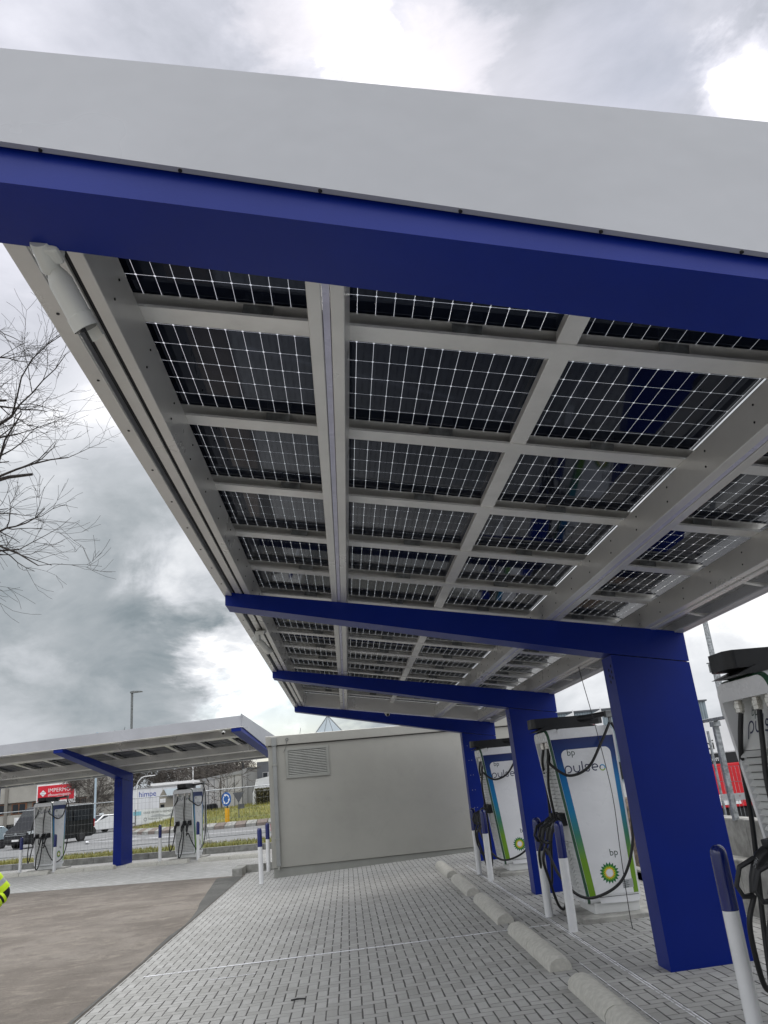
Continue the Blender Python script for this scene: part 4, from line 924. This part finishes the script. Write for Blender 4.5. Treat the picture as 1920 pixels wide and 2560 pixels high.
pn = empty('notice_board', (-33.2, 84.2, -.2)); tag(pn, 'small white notice board on the concrete building at the left edge', 'sign'); MB().box(.3, 2.9, 0, .08, 1.15, 1.95).build('board', M['signwhite'], pn); MB().box(.5, 2.3, -.01, -.002, 1.4, 1.46).box(.5, 1.9, -.01, -.002, 1.6, 1.66).build('print', M['sticker'], pn)
hb = empty('white_warehouse', (-29.0, 110, -.2)); tag(hb, 'white warehouse with blue lettering right of the far left column', 'building')
MB().box(0, 13.6, 0, 14, 0, 4.05).build('wall', M['bwhitew'], hb); MB().box(-.05, 13.65, -.06, 14.05, 4.052, 4.15).build('roof_edge', M['bgrey2'], hb)
mb = MB(); mb.text('himpe', 1.05, lambda x, y: Vector((1.75 + x * .88, -.02, 3.05 + y * .95))); mb.build('lettering', mat('blue_lettering', (.012, .05, .34), .5), hb, fix=False)
mb = MB()
for k in range(1, 9): mb.box(k * 1.6, k * 1.6 + .03, -.012, -.002, 0, 4.0)
mb.build('seam', M['bgrey'], hb)
gh = empty('gable_house', (-22.35, 100, -.2)); tag(gh, 'small brown grey gabled house with a pale blue roof', 'house')
MB().prism([(0, 0), (.95, 0), (.95, 2.85), (.48, 3.6), (0, 2.85)], lambda a, b, t: Vector((a, t, b)), 0, .5).build('gable', M['beigew'], gh); MB().box(.951, 6.5, 0.02, 4, 0, 2.85).build('wall', M['beigew'], gh)
mb = MB(); mb.add([(.55, -.1, 3.62), (6.6, -.1, 3.62), (6.6, -.55, 2.8), (1.05, -.55, 2.8), (.55, 2, 3.6), (6.6, 2, 3.6), (6.6, -.45, 2.72), (1.05, -.45, 2.72)], [(0, 1, 2, 3), (4, 5, 1, 0), (3, 2, 6, 7), (0, 3, 7, 4), (1, 5, 6, 2)]); mb.build('roof', M['roofblue'], gh)
MB().box(.15, .6, -.02, -.002, 0, 1.9).build('door', M['glass'], gh); MB().box(.1, .75, -.06, -.003, 2.1, 2.55).build('name_plate', M['signwhite'], gh)
lw = empty('long_hall', (-32.5, 140, -.2)); tag(lw, 'long low white hall rising behind the white warehouse', 'building'); MB().box(0, 26, 0, 16, 0, 4.9).build('wall', M['bwhitew'], lw); MB().box(-.2, 26.2, -.2, 16.2, 4.902, 5.3).build('roof', M['signwhite'], lw)
# grey warehouse running back from the road
ga = Vector((-8.75, 70, 0)); gb_ = Vector((-15.4, 88, 0)); d = (gb_ - ga); gw = empty('grey_warehouse', (ga.x, ga.y, -.2), math.atan2(d.y, d.x)); tag(gw, 'big grey warehouse with dark vertical joints receding behind the bare tree', 'building')
Lw = d.length; MB().box(0, Lw, -14, 0, 0, 4.0).build('wall', M['bgrey'], gw)
mb = MB()
for k in range(7): mb.box(k * Lw / 6.5, k * Lw / 6.5 + .16, .001, .03, 0, 3.8)
mb.build('seam', M['bdark'], gw); MB().box(-.05, Lw, .002, .06, 3.78, 4.05).build('roof_edge', M['bgrey2'], gw)
MB().tube([(2.2, -.6, 4.0), (2.2, -.6, 4.75)], .09, 8).build('flue', M['black'], gw)
g2 = empty('grey_annex', (-8.7, 69.9, -.2)); tag(g2, 'mid grey flat annex between the warehouse and the dark building', 'building'); MB().box(.0, .35, -.1, 12, 0, 4.15).build('corner', M['bgrey2'], g2); MB().box(.351, 2.6, 0, 12, 0, 4.1).build('wall', M['bgrey2'], g2); MB().box(.3, 2.65, -.08, 12, 4.102, 4.2).build('roof_edge', M['bdark'], g2)
db_ = empty('dark_building', (-7.4, 69.0, -.2)); tag(db_, 'dark grey building with tall windows at the cabin corner', 'building'); MB().box(0, 9, 0, 12, 0, 4.55).build('wall', M['bdark'], db_)
for xx in (.45, 1.55, 2.65): w_ = MB().box(xx, xx + .7, -.05, -.002, 2.6, 3.7).build('window', M['bgrey2'], db_); MB().box(xx + .05, xx + .4, -.07, -.051, 2.65, 3.65).build('pane', M['glass'], w_)
# banner
bn = empty('banner', (-17.9, 71.5, 0), R(-3)); tag(bn, 'long white banner with dark lettering below the white warehouse', 'banner')
MB().box(0, 4.6, 0, .05, .30, 1.46).build('sheet', M['bannerw'], bn); MB().box(-.25, .42, -.02, -.003, 1.02, 1.33).build('blue_patch', M['bannerb'], bn)
mb = MB(); mb.text('CODE MEI HEF-& HIJSMIDDELEN /', .22, lambda x, y: Vector((.62 + x * .93, -.008, 1.10 + y))); mb.text('TRANS-FORM', .2, lambda x, y: Vector((1.0 + x, -.008, .58 + y)))
vs, fs = ribbon(arc(.78, .65, .12, 0, 360, 20), .03); mb.add([(x_, -.008, y_) for x_, y_ in vs], fs); mb.build('lettering', M['bdark'], bn, fix=False)
mb = MB(); mb.poly([(1.2, -.006, .86), (1.9, -.006, 1.02), (2.6, -.006, .84), (3.2, -.006, 1.05), (4.5, -.006, .9), (4.5, -.006, .78), (3.0, -.006, .72), (1.3, -.006, .80)]); mb.build('print', M['silver'], bn, fix=False)
MB().box(-.1, -.02, -.02, .05, 0, 1.5).box(4.62, 4.7, -.02, .05, 0, 1.5).build('post', M['galvd'], bn)
# skylight building behind the cabin
py_ = empty('skylight_building', (-2.6, 46, 0)); tag(py_, 'flat roofed building with a glass pyramid skylight peeking over the cabin', 'building')
MB().box(0, 9, 0, 9, 0, 4.55).build('wall', M['bgrey2'], py_); MB().box(-.3, 9.2, -.3, 9.2, 4.552, 4.68).build('roof', M['bdark'], py_)
mb = MB(); c_ = Vector((1.75, .9, 5.75)); q = [Vector((.95, .1, 4.69)), Vector((2.6, .1, 4.69)), Vector((2.6, 1.7, 4.69)), Vector((.95, 1.7, 4.69))]; mb.add(q + [c_], [(0, 1, 4), (1, 2, 4), (2, 3, 4), (3, 0, 4)]); sk = mb.build('skylight', M['roofblue'], py_)
mb = MB()
for i in range(4):
    mb.tube([q[i], c_], .03, 5); mb.tube([q[i], q[(i + 1) % 4]], .03, 5)
    for f in (.33, .66): mb.tube([q[i].lerp(q[(i + 1) % 4], f), c_], .018, 4)
mb.build('glazing_bar', M['galvd'], sk); MB().tube([(.1, .3, 4.68), (.18, .3, 5.15)], .012, 5).build('aerial', M['galvd'], py_)

# ------------------------------------------------------------------ street lamps
def lamp(label, loc, h, m='galvd', curved=False, r=.07):
    o = empty('street_lamp', loc); tag(o, label, 'street lamp'); 
    if curved: MB().tube(bez([(0, 0, 0), (0, 0, h * .72), (.12, 0, h * .88), (.7, 0, h * .985), (1.5, 0, h)]), r, 8).build('pole', M[m], o, smooth=50); MB().box(1.4, 2.1, -.1, .1, h - .04, h + .06).build('lantern', M[m], o, bevel=.02)
    else: MB().tube([(0, 0, 0), (0, 0, h)], r, 10).build('pole', M[m], o, smooth=50); MB().prism([(-.12, 0), (.75, .05), (.75, .1), (.1, .16), (-.12, .12)], lambda a, b, t: Vector((a, t, h + b)), -.14, .14).build('lantern', M[m], o, bevel=.02)
lamp('straight dark street lamp rising above the left canopy roof', (-15.45, 60, -.3), 10.0, 'galvd', False, .085)
lamp('white curved street lamp above the white warehouse', (-24.5, 98, -.2), 5.2, 'signwhite', True, .05)
lamp('white straight pole right of the white warehouse roof', (-16.9, 92, -.2), 6.6, 'signwhite', False, .06)
sp_ = empty('street_pole', (-21.9, 73.4, -.2)); tag(sp_, 'pale blue street pole left of the far left column', 'pole'); MB().tube([(0, 0, 0), (0, 0, 8.5)], .09, 10).build('shaft', mat('pale_blue_pole', (.42, .52, .60), .4), sp_, smooth=50); MB().lathe([(.16, 0), (.16, .4), (.1, .45)], 10).build('base', M['galv'], sp_)

# ------------------------------------------------------------------ trees
def grow(mb, p, d, L, r, depth, rnd, seg=5, spread=.6, n=5, up=.05, minr=.004, kids=(2, 4), droop=0.):
    pts = [p.copy()]; rs = [r]; cur = p.copy(); dd = d.normalized()
    for i in range(seg):
        dd = (dd + Vector((rnd.uniform(-1, 1), rnd.uniform(-1, 1), rnd.uniform(-1, 1))) * .25 + Vector((0, 0, up))).normalized()
        cur = cur + dd * L / seg; pts.append(cur.copy()); rs.append(max(minr, r * (1 - .62 * (i + 1) / seg)))
    mb.tube(pts, rs, n if depth > 1 else 3, caps=False)
    if depth <= 0: return
    for k in range(rnd.randint(*kids) + (1 if depth > 2 else 0)):
        i = rnd.randint(1, seg); t_ = pts[i]; ax = (pts[i] - pts[i - 1]).normalized()
        side = ax.cross(Vector((rnd.uniform(-1, 1), rnd.uniform(-1, 1), rnd.uniform(-1, 1)))).normalized()
        nd = (ax * (1 - .3 * spread) + side * spread * rnd.uniform(.6, 1.3)).normalized()
        grow(mb, t_, nd, L * rnd.uniform(.48, .78), max(minr, rs[i] * .68), depth - 1, rnd, max(3, seg - 1), spread, n, up, minr, kids)
def bare_tree(name, label, loc, H, seed, m, depth=4, group=None, spread=.65, aim=None, r0=None, kids=(2, 4), minr=.004):
    rnd = random.Random(seed); o = empty(name, loc); tag(o, label, 'tree', group)
    r0 = r0 or H * .016; tk_ = MB().tube([(0, 0, -.2), (.05, .03, H * .25), (-.04, .05, H * .5), (.05, 0, H * .78), (0, .05, H)], [r0 * 1.3, r0, r0 * .72, r0 * .4, r0 * .12], 10).build('trunk', m, o, smooth=60)
    mb = MB()
    for z, a, el, L in (aim or [(H * q, rnd.uniform(0, 6.28), rnd.uniform(.2, .9), H * rnd.uniform(.25, .42)) for q in [.28 + .68 * i / 11 for i in range(12)]]):
        grow(mb, Vector((0, 0, z)), Vector((math.cos(a) * math.cos(el), math.sin(a) * math.cos(el), math.sin(el))), L, r0 * .42 * (1.2 - z / H * .7), depth, rnd, 6, spread, 5, .03, minr, kids)
    mb.build('crown', m, o, fix=False); return o
# limbs reach out to the right, into the picture
aim = [(6.9, .02, .22, 2.4), (8.0, .25, .28, 2.8), (8.9, -.08, .16, 3.6), (9.6, .10, .26, 3.3), (10.6, -.2, .24, 3.0), (11.5, .2, .26, 2.7), (12.6, .0, .30, 2.3), (13.6, .2, .34, 2.0), (14.8, -.1, .4, 1.8), (7, 2.5, .4, 3), (8.5, 3.6, .4, 3), (10, 4.4, .5, 3), (12, 2.9, .5, 2.6), (13.5, 4.6, .6, 2.4)]
bare_tree('bare_tree', 'large bare tree reaching fine twigs in from the left edge against the sky', (-10.4, 17.2, -.1), 17.0, 5, M['bark'], 4, aim=aim, kids=(2, 4), minr=.0038, spread=.58)
tag(MB().lathe([(1.4, -.2), (1.4, .02), (1.2, .06), (.1, .1)], 20, Matrix.Translation((-10.6, 17.2, -.08))).build('planting_bed', M['soil']), kind='structure')
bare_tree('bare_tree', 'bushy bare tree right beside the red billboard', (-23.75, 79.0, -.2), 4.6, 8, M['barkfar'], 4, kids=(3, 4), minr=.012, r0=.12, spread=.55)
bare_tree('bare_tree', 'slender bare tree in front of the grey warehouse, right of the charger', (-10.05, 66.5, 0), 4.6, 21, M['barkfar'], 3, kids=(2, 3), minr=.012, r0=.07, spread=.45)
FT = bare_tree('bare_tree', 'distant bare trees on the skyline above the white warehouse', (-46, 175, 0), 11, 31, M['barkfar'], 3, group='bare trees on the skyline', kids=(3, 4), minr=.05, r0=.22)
rr = random.Random(4)
for k in range(22):
    t_ = copy_tree(FT); x_ = -50 + k * 2.1 + rr.uniform(-1, 1); y_ = 172 + rr.uniform(-6, 14); t_.location = (x_, y_, -.5); s_ = rr.uniform(.45, .72) if 8 < k < 12 else rr.uniform(.68, .92)
    if k > 14: t_.location = (-29 + (k - 14) * 1.3, 150 + rr.uniform(-4, 6), 0); s_ = rr.uniform(.55, .76)
    t_.scale = (s_, s_, s_); t_.rotation_euler = (0, 0, rr.uniform(0, 6))
for x_, y_, s_ in ((12, 75, .55), (13.5, 78, .5), (10.5, 80, .6)): t_ = copy_tree(FT); t_.location = (x_, y_, 0); t_.scale = (s_,) * 3; tag(t_, 'yellowish bare trees beside the pale pillar', 'tree', 'bare trees beside the pillar')

# ------------------------------------------------------------------ person at the left edge
def skinned(name, verts, edges, radii, m, parent=None, sub=2):
    me = bpy.data.meshes.new(name); me.from_pydata(verts, edges, []); o = bpy.data.objects.new(name, me); COL.objects.link(o)
    s = o.modifiers.new('skin', 'SKIN'); s.use_smooth_shade = True
    for i, r_ in enumerate(radii):
        r_ = r_ if isinstance(r_, tuple) else (r_, r_); me.skin_vertices[0].data[i].radius = r_
    me.skin_vertices[0].data[0].use_root = True
    o.modifiers.new('sub', 'SUBSURF').levels = sub; o.modifiers['sub'].render_levels = sub; me.materials.append(m)
    if parent: o.parent = parent
    return o
def person():
    root = empty('person', (-3.84, 8.62, -.10), R(20)); tag(root, 'person at the left edge, dark work jacket with yellow and silver sleeve bands', 'person')
    # right elbow (towards +x) juts out, hand on hip; the figure faces the drive (-y)
    J = [((0, 0, .97), .13), ((0, .0, 1.12), (.15, .11)), ((0, -.01, 1.30), (.17, .115)), ((0, 0, 1.44), (.12, .09)), ((0, -.01, 1.53), .055), ((0, -.02, 1.60), (.07, .08)), ((0, -.02, 1.70), (.078, .095)), ((0, -.01, 1.77), .05)]
    E_ = [(i, i + 1) for i in range(7)]
    def add(p, r_, frm): J.append((p, r_)); E_.append((frm, len(J) - 1)); return len(J) - 1
    hands = []
    for s, el, wr, hd in ((1, (.40, .03, 1.15), (.20, -.10, .99), (.13, -.12, .95)), (-1, (-.28, .02, 1.14), (-.30, -.08, .90), (-.30, -.11, .80))):
        a = add((s * .19, 0, 1.42), .062, 3); b_ = add(tuple((Vector((s * .19, 0, 1.42)) + Vector(el)) / 2), .05, a); c_ = add(el, .042, b_); d_ = add(wr, .028, c_); e = add(hd, (.042, .02), d_); hands.append((e, Vector(hd), (Vector(hd) - Vector(wr)).normalized(), s))
    for e, h, dr, s in hands:
        side = Vector((0, 1, 0)) if s > 0 else Vector((0, 1, 0)); side = (side - dr * side.dot(dr)).normalized()
        for k, L in enumerate((.075, .085, .08, .062)):
            o_ = side * (k - 1.5) * .021; q = add(tuple(h + o_ + dr * .05), .010, e); q2 = add(tuple(h + o_ + dr * (.05 + L * .55)), .009, q); add(tuple(h + o_ * .9 + dr * (.05 + L) + Vector((-.012 * s, 0, 0))), .008, q2)
        q = add(tuple(h - side * .04 + dr * .02), .011, e); add(tuple(h - side * .055 + dr * .06), .009, q)
    for s in (-1, 1):
        a = add((s * .095, .0, .90), .095, 0); b_ = add((s * .11, -.02, .50), .062, a); c_ = add((s * .115, .02, .10), .042, b_); add((s * .13, -.13, .04), (.04, .03), c_)
    body = skinned('body', [j[0] for j in J], E_, [j[1] for j in J], M['skin'], root)
    # clothing
    jk = skinned('jacket', [(0, 0, .80), (0, 0, 1.12), (0, -.01, 1.30), (0, 0, 1.45), (0, 0, 1.51), (.20, 0, 1.42), (.30, .015, 1.285), (.405, .03, 1.15), (.30, -.04, 1.065), (.215, -.09, 1.0), (-.20, 0, 1.42), (-.24, .01, 1.28), (-.28, .02, 1.14), (-.29, -.04, 1.02), (-.30, -.08, .92)], [(0, 1), (1, 2), (2, 3), (3, 4), (3, 5), (5, 6), (6, 7), (7, 8), (8, 9), (3, 10), (10, 11), (11, 12), (12, 13), (13, 14)], [(.20, .15), (.19, .14), (.20, .145), (.14, .11), .075, .085, .073, .066, .058, .048, .085, .073, .064, .056, .048], M['jacket'], root)
    def band(a, b_, r_, m, nm):
        a, b_ = Vector(a), Vector(b_); MB().tube([a, a.lerp(b_, .5), b_], [r_, r_ * 1.02, r_], 14).build(nm, m, root, smooth=50)
    A_, B_ = Vector((.20, 0, 1.42)), Vector((.405, .03, 1.15))
    for t0, t1, m_, nm in ((.42, .58, 'hiviz', 'hi_vis_band'), (.58, .72, 'silver', 'reflective_band'), (.72, .90, 'hiviz', 'hi_vis_band')): band(A_.lerp(B_, t0), A_.lerp(B_, t1), .070, M[m_], nm)
    C_ = Vector((.215, -.09, 1.0))
    for t0, t1, m_, nm in ((.16, .26, 'hiviz', 'hi_vis_band'), (.36, .46, 'hiviz', 'hi_vis_band')): band(B_.lerp(C_, t0), B_.lerp(C_, t1), .064, M[m_], nm)
    for z in (1.06,): MB().lathe([(.001, z), (.205, z), (.205, z + .06), (.001, z + .06)], 20, Matrix.Scale(.76, 4, (0, 1, 0))).build('hi_vis_band', M['hiviz'], root, smooth=40)
    skinned('trousers', [(0, 0, 1.04), (.095, 0, .88), (.11, -.02, .5), (.115, .02, .12), (-.095, 0, .88), (-.11, -.02, .5), (-.115, .02, .12)], [(0, 1), (1, 2), (2, 3), (0, 4), (4, 5), (5, 6)], [(.17, .13), .125, .085, .07, .11, .082, .07], M['jacket'], root)
    for s in (-1, 1): skinned('boot', [(s * .115, .04, .16), (s * .115, .03, .05), (s * .128, -.08, .045), (s * .133, -.17, .035)], [(0, 1), (1, 2), (2, 3)], [.058, .056, .05, (.045, .03)], M['black'], root)
    skinned('hair', [(0, .02, 1.72), (0, .015, 1.785), (0, .055, 1.66)], [(0, 1), (0, 2)], [(.088, .085), (.065, .075), (.072, .05)], M['hair'], root)
    f = MB()
    for s in (-1, 1): f.lathe([(.001, -.012), (.010, -.006), (.012, 0), (.010, .006), (.001, .012)], 10, Matrix.Translation((s * .032, -.108, 1.665)))
    f.build('eye', M['hw'], root, smooth=60)
    skinned('nose', [(0, -.105, 1.665), (0, -.128, 1.63)], [(0, 1)], [.010, .014], M['skin'], root); MB().tube([(-.026, -.104, 1.595), (0, -.111, 1.592), (.026, -.104, 1.595)], .006, 6).build('mouth', mat('lips', (.42, .16, .14), .5), root)
    for s in (-1, 1): skinned('ear', [(s * .082, -.01, 1.64), (s * .086, -.005, 1.68)], [(0, 1)], [.012, .016], M['skin'], root)
person()

# ------------------------------------------------------------------ sky, sun
w = bpy.data.worlds.new('World'); SC.world = w; w.use_nodes = True
t = NT(w.node_tree); bg = t.n['Background']
EL, AZ = R(47), R(4)                                  # sun high ahead, behind cloud
sky = t.new('ShaderNodeTexSky', sky_type='NISHITA'); sky.sun_disc = False; sky.sun_elevation = EL; sky.sun_rotation = AZ; sky.air_density = 1.; sky.dust_density = 1.; sky.ozone_density = 1.2
D = t.vm('NORMALIZE', t.new('ShaderNodeTexCoord').outputs['Generated']); x = t.xyz(D)
den = t.m('ADD', t.m('MAXIMUM', x[2], 0.), .62)
P = t.cxyz(t.m('DIVIDE', x[0], den), t.m('DIVIDE', x[1], den), t.m('MULTIPLY', x[2], 1.2))
n1 = t.noise(P, 2.6, 9, .56, dist=.3); n2 = t.noise(t.vm('ADD', P, (3.1, 7.7, 1.9)), 5.6, 9, .58, dist=.35); n3 = t.noise(P, 13., 6, .62, dist=.4)
warp = t.vm('ADD', D, t.vm('MULTIPLY', t.vm('SUBTRACT', n2.outputs['Color'], (.5, .5, .5)), (.26, .26, .26)))
warp = t.vm('NORMALIZE', t.vm('ADD', warp, t.vm('MULTIPLY', t.vm('SUBTRACT', n3.outputs['Color'], (.5, .5, .5)), (.09, .09, .09))))
BL = [((.085, .645, .765), 9, .22), ((.0, .615, .79), 7, .14), ((.061, .642, .765), 4.5, .2), ((-.24, .602, .761), 13, .05), ((.475, .584, .655), 5, .34), ((.1, .6, .77), 32, .09),
      ((-.299, .815, .497), 18, .20), ((-.239, .912, .333), 7, -.14), ((-.323, .934, .155), 12, -.17), ((-.22, .955, .20), 6, -.10), ((-.134, .948, .290), 6, .16), ((-.115, .983, .143), 5.5, .46), ((-.077, .994, .084), 5, .05),
      ((.465, .875, .137), 24, .12), ((.47, .85, .22), 8, .14), ((.29, .953, .088), 16, .08), ((-.358, .93, .081), 7, .14)]
B_ = t.m('ADD', t.m('MULTIPLY', t.m('SUBTRACT', n1.outputs[0], .5), .62), t.m('MULTIPLY', t.m('SUBTRACT', n2.outputs[0], .5), .72)); B_ = t.m('ADD', B_, .46)
for d_, ang, wt in BL:
    v = Vector(d_).normalized(); dt = t.vm('DOT_PRODUCT', warp, tuple(v), out=1)
    B_ = t.m('ADD', B_, t.ss(dt, math.cos(R(ang)), 1., 0., wt))
cl = t.ramp(B_, [(0., (.125, .155, .172)), (.2, (.20, .235, .258)), (.40, (.335, .362, .385)), (.56, (.47, .492, .522)), (.76, (.65, .665, .69)), (.92, (1.0, 1.0, .99))])
gap = None
for d_, ang, wt in (((.067, .605, .793), 3.2, 1.), ((.035, .60, .80), 2.0, .6), ((-.077, .994, .084), 6, .55), ((.16, .645, .747), 4.5, .45), ((.30, .62, .72), 9, .28), ((-.02, .6, .8), 5, .2)):
    v = Vector(d_).normalized(); q = t.ss(t.vm('DOT_PRODUCT', warp, tuple(v), out=1), math.cos(R(ang)), 1., 0., wt); gap = q if gap is None else t.m('MAXIMUM', gap, q)
cl = t.mix(t.ss(x[2], .35, .62), cl, t.vm('MULTIPLY', cl, (1.02, 1., 1.06)))
back = t.m('MAXIMUM', t.ss(x[1], .42, -.2), t.ss(x[2], .84, .95))       # overhead and behind, out of view: sky brightened as added fill light
rear = t.mix(t.ss(x[2], .18, .48), (.42, .44, .47), (1.48, 1.50, 1.54))      # unseen rear sky, made up to shape the light: dimmed low, bright above
cl = t.mix(t.m('MULTIPLY', back, .94), cl, rear)
full = t.mix(gap, t.vm('MULTIPLY', cl, (10., 10., 10.)), t.vm('MULTIPLY', sky.outputs[0], (.9, .9, .9)))
full = t.mix(t.ss(x[2], 0., -.05), full, (2.2, 2.1, 2.0))
t.l.new(full, bg.inputs['Color']); bg.inputs['Strength'].default_value = .1
sun = bpy.data.lights.new('sun', 'SUN'); sun.energy = 1.1; sun.angle = R(30); sun.color = (1., .965, .91)
so = bpy.data.objects.new('sun', sun); COL.objects.link(so)
sd = Vector((math.sin(AZ) * math.cos(EL), math.cos(AZ) * math.cos(EL), math.sin(EL))); so.rotation_euler = sd.to_track_quat('Z', 'Y').to_euler()

# ------------------------------------------------------------------ camera
RM = Matrix(((.9951, -.0684, .0711), (-.0440, .3318, .9423), (-.0880, -.9408, .3272)))      # rows: world x, y, z in image axes (right, down, forward)
right = Vector((RM[0][0], RM[1][0], RM[2][0])).normalized(); fwd = Vector((RM[0][2], RM[1][2], RM[2][2])).normalized(); right = (right - fwd * right.dot(fwd)).normalized(); upv = right.cross(fwd)
cd = bpy.data.cameras.new('camera'); co_ = bpy.data.objects.new('camera', cd); COL.objects.link(co_)
co_.matrix_world = Matrix(((right.x, upv.x, -fwd.x, 0), (right.y, upv.y, -fwd.y, 0), (right.z, upv.z, -fwd.z, CAMZ), (0, 0, 0, 1)))
cd.sensor_fit = 'VERTICAL'; cd.sensor_height = 36.; cd.lens = 1950. / 2560. * 36.; cd.clip_start = .05; cd.clip_end = 4000
SC.camera = co_
SC.view_settings.view_transform = 'Standard'; SC.view_settings.look = 'None'; SC.view_settings.gamma = 1.; SC.view_settings.exposure = .42; SC.view_settings.use_curve_mapping = False
SC.cycles.max_bounces = 8; SC.cycles.diffuse_bounces = 4; SC.cycles.use_denoising = True
